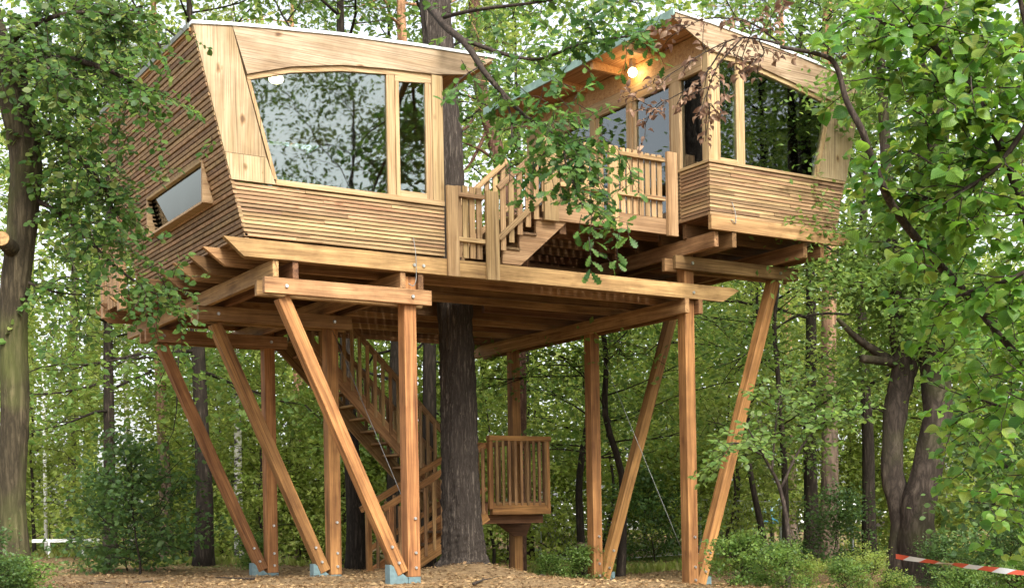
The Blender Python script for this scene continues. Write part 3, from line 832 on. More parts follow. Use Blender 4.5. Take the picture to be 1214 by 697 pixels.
# slatted apron under the window
ap = prism('front_wall', [(lean(4.41) + .03, 4.41), (lean(5.08) + .03, 5.08), (.52, 5.08), (.52, 4.41)], FV + .03, FV + .10, RUBBER, c1)
NS = 13
for i in range(NS):
    z0 = 4.415 + i * (5.085 - 4.415) / NS
    z1 = z0 + .037
    jn = random.Random(i * 7 + 1).uniform(-1.9, .1); pr_ = .006 * math.sin(i * 5.3)
    prism('slat', [(lean(z0), z0), (lean(z1), z1), (jn - .003, z1), (jn - .003, z0)], FV - .03 + pr_, FV + .031, SLAT, ap)
    prism('slat', [(jn, z0), (jn, z1), (.53, z1), (.53, z0)], FV - .03 - pr_ * .6, FV + .031, SLAT, ap)
# leaning side wall with its slats and window
CD = 4.35                                                       # cabin depth
W0, W1, WZ0, WZ1 = .62, 2.95, 4.98, 5.47
T_IN = .12
def wall_piece(name, z0, z1, v0, v1, off0, off1, mat, parent):
    return hex8(name, [(lean(z0) + off0, v0, z0), (lean(z0) + off0, v1, z0), (lean(z1) + off0, v1, z1), (lean(z1) + off0, v0, z1),
                       (lean(z0) + off1, v0, z0), (lean(z0) + off1, v1, z0), (lean(z1) + off1, v1, z1), (lean(z1) + off1, v0, z1)], mat, parent)
sw = wall_piece('side_wall', LZ0, WZ0, FV + .03, CD, .035, T_IN, RUBBER, c1)
wall_piece('wall_panel', WZ1, 6.90, FV + .03, CD, .035, T_IN, RUBBER, c1)
wall_piece('wall_panel', WZ0, WZ1, FV + .03, W0, .036, T_IN, RUBBER, c1)
wall_piece('wall_panel', WZ0, WZ1, W1, CD, .036, T_IN, RUBBER, c1)
NSW = 44
for i in range(NSW):
    z0 = 4.35 + i * (6.90 - 4.35) / NSW
    z1 = z0 + .039
    segs = [(FV - .03, CD)] if (z1 < WZ0 or z0 > WZ1) else [(FV - .03, W0), (W1, CD)]
    if len(segs) == 1:
        jn = random.Random(i * 3 + 5).uniform(.6, 3.8); segs = [(segs[0][0], jn - .003), (jn, segs[0][1])]
    for a, b in segs: wall_piece('slat', z0, z1, a, b, -.012 + .005 * math.sin(i * 3.7 + a), .036, SLATB, sw)
sf = hex8('side_window', [(lean(WZ0) - .14, W0 + .02, WZ0 - .03), (lean(WZ0) - .14, W1, WZ0 - .03), (lean(WZ0) - .14, W1, WZ0), (lean(WZ0) - .14, W0 + .02, WZ0),
                          (lean(WZ0) + .12, W0 + .02, WZ0 - .03), (lean(WZ0) + .12, W1, WZ0 - .03), (lean(WZ0) + .12, W1, WZ0), (lean(WZ0) + .12, W0 + .02, WZ0)], FRAME, c1)
wall_piece('pane', WZ0 + .0, WZ1, W0 + .03, W1 - .03, .05, .06, GLASS, sf)
prism('side_board', [(lean(WZ0) - .15, WZ0 - .03), (lean(WZ1) - .02, WZ1 + .03), (lean(WZ1) + .1, WZ1 + .03), (lean(WZ0) + .1, WZ0 - .03)], W0 - .03, W0 + .018, FRAME, sf)
prism('side_board', [(lean(WZ0) - .15, WZ0 - .03), (lean(WZ1) - .02, WZ1 + .03), (lean(WZ1) + .1, WZ1 + .03), (lean(WZ0) + .1, WZ0 - .03)], W1, W1 + .04, FRAME, sf)
wall_piece('head_board', WZ1, WZ1 + .03, W0 + .02, W1, -.03, .1, FRAME, sf)
# far walls, floor, roof
box('right_wall', (.44, FV + .062, 4.41), (.53, CD, 6.85), INNER, c1)
prism('back_wall', [(lean(4.41) + .12, 4.41), (.44, 4.41), (.44, 5.25), (lean(5.25) + .12, 5.25)], CD - .1, CD, INNER, c1)
prism('back_wall', [(lean(6.45) + .12, 6.45), (.44, 6.45), (.44, 6.93), (lean(6.85) + .12, 6.86)], CD - .1, CD, INNER, c1)
for a in (-2.66, -1.5, -.45, .36): box('back_post', (a, CD - .095, 5.25), (a + .08, CD - .01, 6.45), INNER, c1)
box('back_pane', (-2.5, CD - .06, 5.25), (.36, CD - .05, 6.45), GLASS, c1)
box('floor', (-2.15, FV + .11, 4.40), (.43, CD - .11, 4.43), DECK, c1)
under = [(u_, z_ - .10) for u_, z_ in roof_c]
prism('ceiling', [(u_, z_ - .045) for u_, z_ in roof_c] + [(u_, z_ - .09) for u_, z_ in reversed(roof_c)], FV + .025, CD + .35, SOFFIT, c1)
rf = prism('roof', [(u_ - .01, z_ + .0) for u_, z_ in roof_c] + [(u_, z_ - .042) for u_, z_ in reversed(roof_c)], FV + .022, CD + .4, ROOFM, c1)
prism('flashing', [(u_, z_ + .012) for u_, z_ in roof_c] + [(u_, z_ - .026) for u_, z_ in reversed(roof_c)], FV - .07, FV + .020, FLASH, rf)
prism('bargeboard', [(lean(6.95) - .03, 6.89), (lean(6.95) - .03, 6.955), (lean(6.95) + .0, 6.955), (lean(6.95) + .0, 6.89)], FV + .03, CD + .38, ROOFM, rf)
# pendant lamp inside
def pendant(p, zc, parent_label, r=.13, mat=BULBIN):
    root = thing('pendant_lamp', p, parent_label, 'lamp', 'lit globe lamps')
    bm = bmesh.new(); bmesh.ops.create_uvsphere(bm, u_segments=20, v_segments=12, radius=r)
    bmesh.ops.scale(bm, vec=(1, 1, .62), verts=bm.verts)
    for f in bm.faces: f.smooth = True
    me = bpy.data.meshes.new('globe'); bm.to_mesh(me); bm.free()
    link_mesh('globe', me, Matrix.Translation(Vector(p)), mat, root)
    G = Geo(); L = zc - p[2]; tube(G, [(0, 0, r * .5), (0, 0, L)], [.015, .015], 6)
    link_mesh('cord', G.mesh('cord', STEEL), Matrix.Translation(Vector(p)), None, root)
    return root
pendant((-1.45, .9, 6.80), 7.05, 'lit globe lamp hanging behind the broad arched window', .10)
# bench and table seen through the glass
tb = thing('table', (-1.0, 2.4, 4.43), 'plain wooden table standing inside the arched-window cabin', 'table')
box('table_top', (-1.8, 2.0, 5.13), (-.3, 2.8, 5.17), FRAME, tb)
for a in (-1.72, -.44):
    for b in (2.06, 2.68): box('leg', (a, b, 4.43), (a + .06, b + .06, 5.13), FRAME, tb)

# ================================================================== second cabin (porch cabin)
c2 = thing('tree_cabin', (6.0, 1.5, 5.05), 'porch cabin with slanting window, lamp-lit eave and slatted apron', 'cabin', 'cabins on stilts')
QV = -.90
def leanr(z): return 7.18 + (z - 5.27) * .243
roof_r = [(3.93, 8.13), (4.62, 8.085), (5.8, 7.97), (6.8, 7.85), (7.84, 7.70)]
prism('floor_beam', [(4.53, 5.245), (7.56, 5.245), (7.24, 5.03), (4.53, 5.03)], QV - .10, QV - .03, BEAM, c2)
for v in (-.25, .35, .95, 1.55, 2.15, 2.75, 3.35, 3.8):
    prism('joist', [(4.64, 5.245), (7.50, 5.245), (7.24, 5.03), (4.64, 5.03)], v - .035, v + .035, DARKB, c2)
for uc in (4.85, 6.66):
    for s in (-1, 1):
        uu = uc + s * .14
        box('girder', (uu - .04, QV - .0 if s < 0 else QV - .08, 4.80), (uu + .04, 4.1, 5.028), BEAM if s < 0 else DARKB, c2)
box('floor', (4.62, QV + .02, 5.247), (7.15, 4.0, 5.285), DARKB, c2)
ap2 = prism('front_wall', [(4.60, 5.29), (4.60, 6.02), (leanr(6.02) - .03, 6.02), (leanr(5.29) - .03, 5.29)], QV + .03, QV + .09, RUBBER, c2)
NS2 = 14
for i in range(NS2):
    z0 = 5.262 + i * (6.025 - 5.262) / NS2; z1 = z0 + .042
    jn = random.Random(i * 5 + 2).uniform(4.9, 6.9); pr_ = .006 * math.sin(i * 4.1)
    prism('slat', [(4.57, z0), (4.57, z1), (jn - .003, z1), (jn - .003, z0)], QV - .03 + pr_, QV + .031, SLATB, ap2)
    prism('slat', [(jn, z0), (jn, z1), (leanr(z1), z1), (leanr(z0), z0)], QV - .03 - pr_ * .6, QV + .031, SLATB, ap2)
lw = box('side_wall', (4.60, QV + .091, 5.29), (4.66, -.16, 6.02), RUBBER, c2)
for i in range(NS2):
    z0 = 5.262 + i * (6.025 - 5.262) / NS2; z1 = z0 + .042
    box('slat', (4.57, QV + .032, z0), (4.603, -.16, z1), SLATB, lw, bev=.003)
box('sill', (4.55, QV - .05, 6.028), (leanr(6.06), QV + .05, 6.072), FRAME, c2)
box('sill', (4.55, QV + .052, 6.028), (4.68, -.16, 6.072), FRAME, c2)
box('corner_post', (4.57, QV - .03, 6.074), (4.74, QV + .10, 7.70), FRAME, c2)
prism('header_board', [(3.95, 8.10), (4.62, 8.055), (5.8, 7.94), (6.8, 7.82), (7.80, 7.672), (7.13, 7.30), (6.4, 7.44), (5.5, 7.60), (5.12, 7.65), (4.66, 7.66), (4.35, 7.80), (3.95, 8.00)], QV - .06, QV - .032, PANEL, c2)
prism('corner_board', [(7.125, 7.295), (7.785, 7.66), (leanr(6.074), 6.074), (6.78, 6.074)], QV - .06, QV - .0, PANELZ, c2)
wn2 = prism('window', [(4.742, 7.655), (5.12, 7.645), (5.5, 7.595), (6.4, 7.435), (7.12, 7.295), (7.09, 7.235), (6.4, 7.375), (5.5, 7.535), (5.12, 7.585), (4.742, 7.59)], QV - .03, QV + .05, FRAME, c2)
prism('jamb', [(7.055, 7.25), (7.118, 7.25), (6.778, 6.074), (6.715, 6.074)], QV - .028, QV + .05, FRAMEZ, wn2)
box('mullion', (5.12, QV - .03, 6.074), (5.28, QV + .05, 7.56), FRAME, wn2)
box('stile', (4.742, QV - .025, 6.074), (4.80, QV + .04, 7.59), FRAME, wn2)
box('rail', (4.80, QV - .025, 6.074), (5.12, QV + .04, 6.125), FRAME, wn2)
prism('pane', [(4.80, 6.125), (5.12, 6.125), (5.12, 7.585), (4.80, 7.59)], QV + .0, QV + .012, GLASS, wn2)
prism('pane', [(5.28, 6.074), (6.72, 6.074), (7.06, 7.245), (6.4, 7.375), (5.5, 7.535), (5.28, 7.565)], QV + .0, QV + .012, GLASS, wn2)
# glazed side towards the porch
sidep = [(-.26, -.06), (.92, 1.02), (1.92, 2.02), (2.92, 3.02), (3.86, 3.98)]
for a, b in sidep: box('wall_post', (4.57, a, 5.30), (4.68, b, 7.66), FRAME, c2)
box('head_beam', (4.565, QV + .101, 7.42), (4.69, 3.98, 7.66), FRAME, c2)
box('head_beam', (4.58, QV + .12, 7.662), (4.68, 3.98, 7.98), SOFFIT, c2)
gp = box('glazing', (4.60, QV + .10, 6.074), (4.66, QV + .16, 7.42), FRAME, c2)
box('pane', (4.625, QV + .16, 6.074), (4.635, -.26, 7.42), GLASS, gp)
for (a, b) in ((-.06, .92), (1.02, 1.92), (2.02, 2.92), (3.02, 3.86)):
    w = box('door_frame', (4.59, a, 5.32), (4.67, a + .07, 7.42), FRAME, c2)
    box('stile', (4.59, b - .07, 5.32), (4.67, b, 7.42), FRAME, w)
    box('rail', (4.59, a + .07, 5.32), (4.67, b - .07, 5.50), FRAME, w)
    box('pane', (4.625, a + .07, 5.50), (4.635, b - .07, 7.42), GLASS, w)
# other walls, ceiling, roof with eave
hex8('right_wall', [(leanr(5.3) - .1, QV + .09, 5.3), (leanr(5.3) - .1, 3.98, 5.3), (leanr(7.66) - .1, 3.98, 7.66), (leanr(7.66) - .1, QV + .09, 7.66),
                    (leanr(5.3), QV + .09, 5.3), (leanr(5.3), 3.98, 5.3), (leanr(7.66), 3.98, 7.66), (leanr(7.66), QV + .09, 7.66)], INNER, c2)
prism('back_wall', [(4.69, 5.30), (4.69, 8.0), (7.6, 7.62), (leanr(5.3) - .1, 5.30)], 3.98, 4.08, INNER, c2)
prism('ceiling', [(u_, z_ - .05) for u_, z_ in roof_r] + [(u_, z_ - .09) for u_, z_ in reversed(roof_r)], QV - .03, 4.3, SOFFIT, c2)
rf2 = prism('roof', roof_r + [(u_, z_ - .048) for u_, z_ in reversed(roof_r)], QV - .03, 4.35, ROOFM, c2)
prism('flashing', [(u_, z_ + .012) for u_, z_ in roof_r] + [(u_, z_ - .028) for u_, z_ in reversed(roof_r)], QV - .08, QV - .032, FLASH, rf2)
box('eave_flashing', (3.90, QV - .075, 8.02), (3.928, 4.36, 8.15), VERDI, rf2)
for v in (.15, 1.15, 2.15, 3.15):
    box('rafter', (3.97, v - .04, 7.90), (4.578, v + .04, 8.03), SOFFIT, c2)
# lamps
lm = thing('eave_lamp', (4.44, .70, 7.80), 'lit warm globe lamp under the porch cabin eave', 'lamp', 'lit globe lamps')
bm = bmesh.new(); bmesh.ops.create_uvsphere(bm, u_segments=18, v_segments=12, radius=.07)
for f in bm.faces: f.smooth = True
me = bpy.data.meshes.new('globe'); bm.to_mesh(me); bm.free()
link_mesh('globe', me, Matrix.Translation((4.44, .70, 7.80)), BULB, lm)
box('lamp_holder', (4.40, .66, 7.86), (4.48, .74, 8.03), STEEL, lm)
pendant((6.15, .7, 7.50), 7.92, 'lit globe lamp behind the narrow pane of the porch cabin', .15)
pendant((6.55, 1.3, 7.35), 7.86, 'lit globe lamp behind the big slanting pane of the porch cabin', .15)
pendant((5.6, 2.2, 7.45), 7.96, 'lit globe lamp behind the glazed porch side', .15)
G = Geo(); hp = spline([(4.98, QV - .05, 5.48), (5.0, QV - .10, 5.30), (4.98, QV - .12, 5.15), (4.90, QV - .11, 5.20)], 4); tube(G, hp - hp[0], [.006] * len(hp), 5)
link_mesh('cable_hook', G.mesh('cable_hook', DULL), Matrix.Translation(Vector(hp[0])), None, c2)

# ================================================================== long staircase and landing
st = thing('long_staircase', (2.2, 5.2, 2.5), 'long flight of open timber stairs descending beneath the deck', 'stairs', 'staircase flights below the deck')
A = Vector((.40, 0, 4.30)); Bp = Vector((3.62, 0, 1.08))
dirn = (Bp - A).normalized()
for vv in (5.0, 5.95):
    beam('stringer', A + Vector((0, vv, -.12)), Bp + Vector((0, vv, -.12)), .06, .26, BEAM, st)
NT = 15
for i in range(NT):
    t = (i + .6) / NT
    p = A.lerp(Bp, t)
    box('tread', (p.x - .13, 5.03, p.z - .04), (p.x + .13, 5.92, p.z), BEAM, st)
for vv in (4.98, 5.97):
    for h in (1.02,):
        beam('handrail', A + Vector((.1, vv, h - .1)), Bp + Vector((0, vv, h)), .05, .10, BEAM, st)
    for i in range(22):
        p = A.lerp(Bp, (i + .7) / 22)
        box('baluster', (p.x - .03, vv - .035, p.z - .10), (p.x + .03, vv - .005, p.z + 1.0), RAIL if i % 3 else BEAM, st, bev=.003)
ld = thing('stair_landing', (4.2, 4.9, 1.0), 'small railed timber landing bracketed to the straight post', 'landing')
LU0, LU1, LV0, LV1, LZ = 3.60, 4.95, 4.0, 6.0, 1.10
box('fascia', (LU0 + .12, LV0 - .03, LZ - .20), (LU1, LV0 + .03, LZ), POST, ld)
box('fascia', (LU1 - .06, LV0 + .03, LZ - .20), (LU1, LV1, LZ), POST, ld)
box('fascia', (LU0, LV0 + .03, LZ - .20), (LU0 + .06, LV1, LZ), DARKB, ld)
box('under_beam', (LU0 + .1, LV0 + .2, LZ - .36), (LU1 - .02, LV0 + .32, LZ - .202), DARKB, ld)
box('under_beam', (LU0 + .1, 5.12, LZ - .36), (LU1 - .02, 5.24, LZ - .202), DARKB, ld)
prism('bracket', [(4.35, LZ - .36), (5.10, LZ - .36), (4.98, LZ - .60), (4.72, LZ - .60)], 4.85, 4.915, DARKB, ld)
u = LU0 + .07
while u < LU1 - .12:
    box('deck_board', (u, LV0, LZ + .002), (u + .13, LV1, LZ + .03), DECK, ld, bev=.003); u += .14
for (a, b) in ((LU0 + .10, LV0), (LU1 - .05, LV0), (LU1 - .05, LV1 - .05), (LU0 + .3, LV1 - .05)):
    box('railing_post', (a - .04, b - .035, LZ - .1), (a + .04, b + .035, LZ + 1.1), POST, ld)
box('rail', (LU0 + .06, LV0 - .06, LZ + 1.102), (LU1 + .01, LV0 + .06, LZ + 1.19), POST, ld)
box('rail', (LU1 - .11, LV0 + .062, LZ + 1.102), (LU1 + .01, LV1, LZ + 1.19), POST, ld)
box('rail', (LU0 + .26, LV1 - .10, LZ + 1.102), (LU1 - .115, LV1 + .02, LZ + 1.19), POST, ld)
for i in range(9):
    c = LU0 + .22 + i * .128
    box('baluster', (c - .025, LV0 - .045, LZ - .04), (c + .025, LV0 - .031, LZ + 1.1), BEAM, ld, bev=.002)
for i in range(12):
    c = LV0 + .15 + i * .15
    box('baluster', (LU1 - .045, c - .025, LZ + .0), (LU1 - .02, c + .025, LZ + 1.1), BEAM, ld, bev=.002)
for i in range(8):
    c = LU0 + .42 + i * .12
    box('baluster', (c - .025, LV1 - .06, LZ + .0), (c + .025, LV1 - .04, LZ + 1.1), BEAM, ld, bev=.002)
# lower flight
s2 = thing('lower_stairs', (2.6, 4.4, .1), 'short lower flight of timber stairs beside the thick trunk', 'stairs', 'staircase flights below the deck')
A2 = Vector((3.62, 0, 1.02)); B2 = Vector((1.75, 0, -.12))
for vv in (4.03, 4.87):
    beam('stringer', A2 + Vector((0, vv, -.10)), B2 + Vector((0, vv, -.02)), .06, .26, POST, s2)
    beam('handrail', A2 + Vector((0, vv, 1.10)), Vector((1.60, vv, 1.02)), .06, .11, POST, s2)
    beam('handrail', A2 + Vector((0, vv, .35)), Vector((1.72, vv, .32)), .05, .09, POST, s2)
    for i in range(11):
        p = A2.lerp(B2, (i + .5) / 11.4)
        box('baluster', (p.x - .028, vv - .055, p.z - .06), (p.x + .028, vv - .032, p.z + 1.10), BEAM, s2, bev=.002)
    box('newel_post', (1.70, vv - .04, -.25), (1.79, vv + .04, 1.06), POST, s2)
for i in range(5):
    p = A2.lerp(B2, (i + .8) / 5.4)
    box('tread', (p.x - .15, 4.06, p.z - .045), (p.x + .15, 4.84, p.z), DECK, s2)

# ================================================================== trees
def tree_thing(name, label, cat, base, tr, cr_, rot=0.0, s=1.0, group=None, sz=1.0):
    o = bpy.data.objects.new(name, None)
    COL.objects.link(o)
    o.location = base; o.rotation_euler = (0, 0, rot); o.scale = (s, s, s * sz)
    tag(o, label, cat, group)
    for nm, me in (('trunk', tr), ('crown', cr_)):
        c = bpy.data.objects.new(nm, me); COL.objects.link(c); c.parent = o
    return o

# --- the trunk growing through the deck, with the oak bough reaching forward
rngO = np.random.default_rng(21)
oak = thing('oak_tree', (2.22, 2.45, .0), 'thick dark tree growing up through the deck, leafy bough hanging forward', 'tree')
G = Geo()
tp = spline([(2.26, 2.45, -.45), (2.24, 2.45, .15), (2.20, 2.45, 1.5), (2.16, 2.45, 4.0), (2.04, 2.47, 7.0), (1.90, 2.5, 9.2), (1.8, 2.5, 12), (1.9, 2.6, 16)], 40)
rad = np.interp(tp[:, 2], [-.45, 0, .25, .8, 4, 9, 16], [.62, .50, .36, .31, .27, .24, .08])
ridged(G, tp - tp[0], rad, 56, rngO, .075)
OAK0 = tp[0].copy()
link_mesh('trunk', G.mesh('trunk', B_OAK), Matrix.Translation(Vector(OAK0)), None, oak)

class Leaves:
    """collects leaves one by one so that the largest can become objects of their own"""
    def __init__(s): s.c = []; s.a = []; s.n = []; s.s = []
    def add(s, c, a, n, size): s.c.append(c); s.a.append(a); s.n.append(n); s.s.append(size)
    def build(s, parent, kind, mat, rng, singles=300, piece='leaf', name='foliage'):
        C = np.array(s.c); A_ = nrm(np.array(s.a)); N = np.array(s.n); S = np.array(s.s)
        N = nrm(N - (N * A_).sum(-1, keepdims=True) * A_)
        cam_ = np.array(CAM); d = C - cam_
        D = d @ np.array(FWD); X = (d @ np.array(RGT)) / D * F_PX; Z = d[:, 2] / D * F_PX
        ins = (np.abs(X) < 600) & (Z < 600) & (Z > -80)
        facing = np.abs((nrm(d) * N).sum(-1))
        score = np.where(ins, S / D * (.3 + facing), -1)
        order = np.argsort(-score)[:singles]
        one = np.zeros(len(C), bool); one[order] = True
        V, Fc = LEAF[kind]
        me = bpy.data.meshes.new(piece); me.from_pydata([tuple(v) for v in V], [], [tuple(int(i) for i in f) for f in Fc]); me.materials.append(mat)
        for p in me.polygons: p.use_smooth = True
        a_ = me.attributes.new('rnd', 'FLOAT_VECTOR', 'POINT'); a_.data.foreach_set('vector', np.column_stack([np.zeros(len(V)), V[:, 0], V[:, 1]]).astype(np.float32).ravel())
        for i in order:
            x = Vector(A_[i]); z = Vector(N[i]); y = z.cross(x)
            m = Matrix(((x.x, y.x, z.x, 0), (x.y, y.y, z.y, 0), (x.z, y.z, z.z, 0), (0, 0, 0, 1))) @ Matrix.Scale(float(S[i]), 4)
            m.translation = Vector(C[i])
            link_mesh(piece, me, m, None, parent)
        rest = ~one
        if rest.any():
            G = Geo(); c0 = C[rest].mean(0)
            put_leaves(G, C[rest] - c0, A_[rest], N[rest], S[rest], kind, rng)
            o = link_mesh(name, G.mesh(name, mat, True), Matrix.Translation(Vector(c0)), None, parent)
            o['kind'] = 'stuff'

def leafy_twig(Gb, Lv, p, d, L, rng, size, step=.07, droop=.08, r=.006, upn=.55, wob=.18, tip=3):
    n = max(3, int(L / .12))
    P = path(p, d, L, n, rng, droop, wob)
    tube(Gb, P, np.linspace(r, .0025, len(P)), 4)
    k = max(3, int(L / step))
    tocam = nrm(np.array(CAM) - np.array(p))
    for i in range(k + tip):
        t = min(.999, (i + .5) / k)
        q, dd = lerp_path(P, t)
        side = nrm(np.cross(dd, [0, 0, 1.])) * (1 if i % 2 else -1)
        a = nrm(dd * rng.uniform(.2, .8) + side * rng.uniform(.5, 1.1) + np.array([0, 0, rng.uniform(-.55, .15)]) + rng.normal(0, .2, 3))
        nn = np.array([0, 0, 1.]) * upn + tocam * rng.uniform(.1, .7) + rng.normal(0, .32, 3)
        Lv.add(q + a * .012, a, nn, size * rng.uniform(.5, 1.25))
    return P

def bough(Gb, pts, r0, r1, n=7):
    P = spline(pts, 7)
    tube(Gb, P, np.linspace(r0, r1, len(P)), n)
    return P

def bough_part(name, pts, r0, r1, parent, n=7, mat=None):
    Gs = Geo(); P = bough(Gs, pts, r0, r1, n)
    link_mesh(name, Gs.mesh(name, mat or B_TWIG), Matrix(), None, parent)
    return P

Gb = Geo(); Lv = Leaves()
W = lambda x, y, D: np.array(at(x, y, D))
main = bough_part('bough', [(1.82, 2.5, 11.2), W(496, -30, 19.0), W(520, 22, 18.0), W(552, 52, 17.2), W(574, 85, 16.8), W(600, 115, 16.6), W(628, 142, 16.4), W(668, 165, 16.2), W(705, 200, 16.1)], .065, .010, oak)
b2 = bough_part('bough', [W(548, 47, 17.3), W(600, 65, 17), W(640, 70, 16.8), W(690, 52, 16.6), W(740, 44, 16.4), W(770, 40, 16.3)], .03, .008, oak)
b3 = bough_part('bough', [W(596, 112, 16.6), W(606, 140, 16.3), W(606, 180, 16.2), W(604, 215, 16.1)], .02, .005, oak)
b4 = bough_part('bough', [W(668, 165, 16.2), W(672, 200, 15.9), W(690, 235, 15.8), W(712, 258, 15.7)], .014, .005, oak)
b5 = bough_part('bough', [W(520, 22, 18), W(565, 12, 17.4), W(630, 4, 17), W(700, -6, 16.8), W(760, 5, 16.6)], .03, .008, oak)
b6 = bough_part('bough', [W(570, 78, 16.9), W(545, 95, 16.6), W(533, 118, 16.5)], .012, .004, oak)
OL = .15
def dress(P, n, L0, L1, size, t0, t1, rng, spread=.9, droop=.1, step=.07):
    for i in range(n):
        q, d = lerp_path(P, t0 + (t1 - t0) * (i + rng.random()) / n)
        dd = nrm(d * .5 + rng.normal(0, spread, 3) * np.array([1, 1, .7]) + np.array([0, 0, -.12]))
        leafy_twig(Gb, Lv, q, dd, rng.uniform(L0, L1), rng, size, step, droop)
dress(main, 26, .3, .75, OL, .70, 1.0, rngO)
dress(main, 12, .25, .5, OL, .30, .70, rngO)
dress(b2, 16, .3, .7, OL, .25, 1.0, rngO)
dress(b3, 9, .2, .4, OL, .3, 1.0, rngO)
dress(b4, 18, .25, .5, OL, .15, 1.0, rngO)
dress(b5, 22, .3, .75, OL, .1, 1.0, rngO)
dress(b6, 5, .15, .3, OL, .3, 1.0, rngO)
for (x, y, D, n) in ((655, 120, 16.2, 18), (690, 165, 16.0, 18), (640, 175, 16.2, 8), (640, 215, 16.1, 5), (705, 225, 15.8, 10), (585, 95, 16.7, 6), (715, 20, 16.3, 12), (770, 38, 16.2, 10), (715, 268, 15.7, 8), (660, 40, 16.7, 10), (735, 195, 16, 7)):
    for i in range(n):
        q = W(x + rngO.normal(0, 18), y + rngO.normal(0, 14), D + rngO.normal(0, .25))
        leafy_twig(Gb, Lv, q, rngO.normal(0, 1, 3), rngO.uniform(.2, .45), rngO, OL)
link_mesh('twigs', Gb.mesh('twigs', B_TWIG), Matrix(), None, oak)['kind'] = 'stuff'
Lv.build(oak, 'oak', L_OAK, rngO)

# --- hazel at the right border with big leaves, its stems just outside the frame
rngH = np.random.default_rng(33)
hz = thing('hazel_tree', spot(1290, 7.6), 'leafy hazel with big bright round leaves overhanging the porch cabin', 'tree')
Gb = Geo(); Lv = Leaves()
root_p = np.array(spot(1290, 7.6, -.1))
def stem(pts, r0, r1): return bough_part('stem', [root_p + rngH.normal(0, .06, 3) * np.array([1, 1, 0])] + pts, r0, r1, hz, 8)
s_a = stem([W(1275, 560, 7.6), W(1250, 400, 7.6), W(1215, 250, 7.5), W(1160, 120, 7.4), W(1100, 50, 7.3), W(1040, 25, 7.3)], .05, .008)
s_b = stem([W(1280, 600, 7.8), W(1240, 470, 7.9), W(1170, 380, 8.0), W(1120, 320, 8.1), W(1085, 300, 8.2)], .04, .006)
s_c = stem([W(1285, 500, 7.4), W(1255, 300, 7.2), W(1235, 120, 7.1), W(1200, -40, 7.0)], .05, .01)
s_d = stem([W(1270, 620, 7.8), W(1240, 540, 7.9), W(1200, 490, 8.0), W(1150, 470, 8.1)], .03, .006)
lim = bough_part('bough', [W(1170, 375, 8.0), W(1110, 310, 7.7), W(1062, 250, 7.3), W(1036, 195, 7.1), W(1022, 155, 7.0), W(1004, 120, 7.0), W(992, 80, 7.0), W(975, 66, 7.0), W(925, 56, 7.0)], .028, .010, hz)
s_e = bough_part('bough', [W(1235, 120, 7.1), W(1180, 200, 7.2), W(1120, 235, 7.3), W(1095, 235, 7.4), W(1070, 235, 7.4)], .018, .005, hz)
s_f = bough_part('bough', [W(1255, 300, 7.2), W(1200, 330, 7.3), W(1165, 340, 7.4), W(1125, 355, 7.5)], .016, .005, hz)
HL = .083
def dressh(P, n, L0, L1, t0, t1, size=HL, step=.065):
    for i in range(n):
        q, d = lerp_path(P, t0 + (t1 - t0) * (i + rngH.random()) / n)
        dd = nrm(d * .5 + rngH.normal(0, .8, 3) * np.array([1, 1, .6]))
        leafy_twig(Gb, Lv, q, dd, rngH.uniform(L0, L1), rngH, size, step * .75, .10, .005, .8)
dressh(s_a, 34, .25, .55, .55, 1.0); dressh(s_a, 16, .25, .5, .2, .6)
dressh(s_b, 18, .25, .5, .35, 1.0); dressh(s_c, 26, .25, .6, .3, 1.0)
dressh(s_d, 12, .25, .45, .3, 1.0); dressh(lim, 5, .2, .3, .1, .4)
dressh(s_e, 20, .2, .45, .15, 1.0); dressh(s_f, 14, .2, .45, .1, 1.0)
for (x, y, sx, sy, D, n) in ((1140, 90, 48, 50, 7.4, 46), (1075, 40, 36, 26, 7.5, 16), (1155, 230, 42, 50, 7.5, 50), (1095, 200, 26, 30, 7.6, 16), (1110, 140, 34, 38, 7.9, 22), (1055, 215, 12, 14, 7.5, 4),
                             (1175, 370, 28, 45, 7.8, 24), (1190, 490, 20, 40, 8.0, 18), (1205, 580, 12, 25, 8.1, 5), (1185, 440, 22, 45, 9.6, 40), (1195, 560, 16, 32, 9.8, 30), (1155, 500, 16, 50, 9.9, 16), (1010, 30, 22, 16, 7.6, 5), (1190, 20, 30, 40, 7.2, 18)):
    for i in range(n):
        q = W(x + rngH.normal(0, sx), y + rngH.normal(0, sy), D + rngH.normal(0, .35))
        leafy_twig(Gb, Lv, q, rngH.normal(0, 1, 3) * np.array([1, 1, .5]), rngH.uniform(.16, .36), rngH, HL, .042, .12, .004, .8)
link_mesh('twigs', Gb.mesh('twigs', B_TWIG), Matrix(), None, hz)['kind'] = 'stuff'
Lv.build(hz, 'hazel', L_HAZ, rngH)
# withered twigs of the same limb in front of the porch cabin
Gb = Geo(); Lv = Leaves()
tips = [[(925, 52), (880, 45), (840, 60), (800, 85), (765, 105)], [(880, 45), (850, 80), (838, 115), (842, 128)], [(925, 52), (890, 28), (840, 22), (800, 40)], [(860, 52), (830, 95), (790, 120), (770, 135)], [(900, 48), (905, 65), (880, 72), (895, 30)]]
for tpx in tips:
    P = bough(Gb, [W(x, y, 7.0 + .03 * i) for i, (x, y) in enumerate(tpx)], .006, .002, 4)
    for i in range(10):
        q, d = lerp_path(P, rngH.uniform(.1, .999))
        leafy_twig(Gb, Lv, q, nrm(d + rngH.normal(0, .8, 3)), rngH.uniform(.08, .22), rngH, .046, .024, .1, .003, .3)
dw = link_mesh('withered_twigs', Gb.mesh('withered_twigs', B_TWIG), Matrix(), None, hz); dw['kind'] = 'stuff'
dw['label'] = 'bare twigs with curled brown leaves'
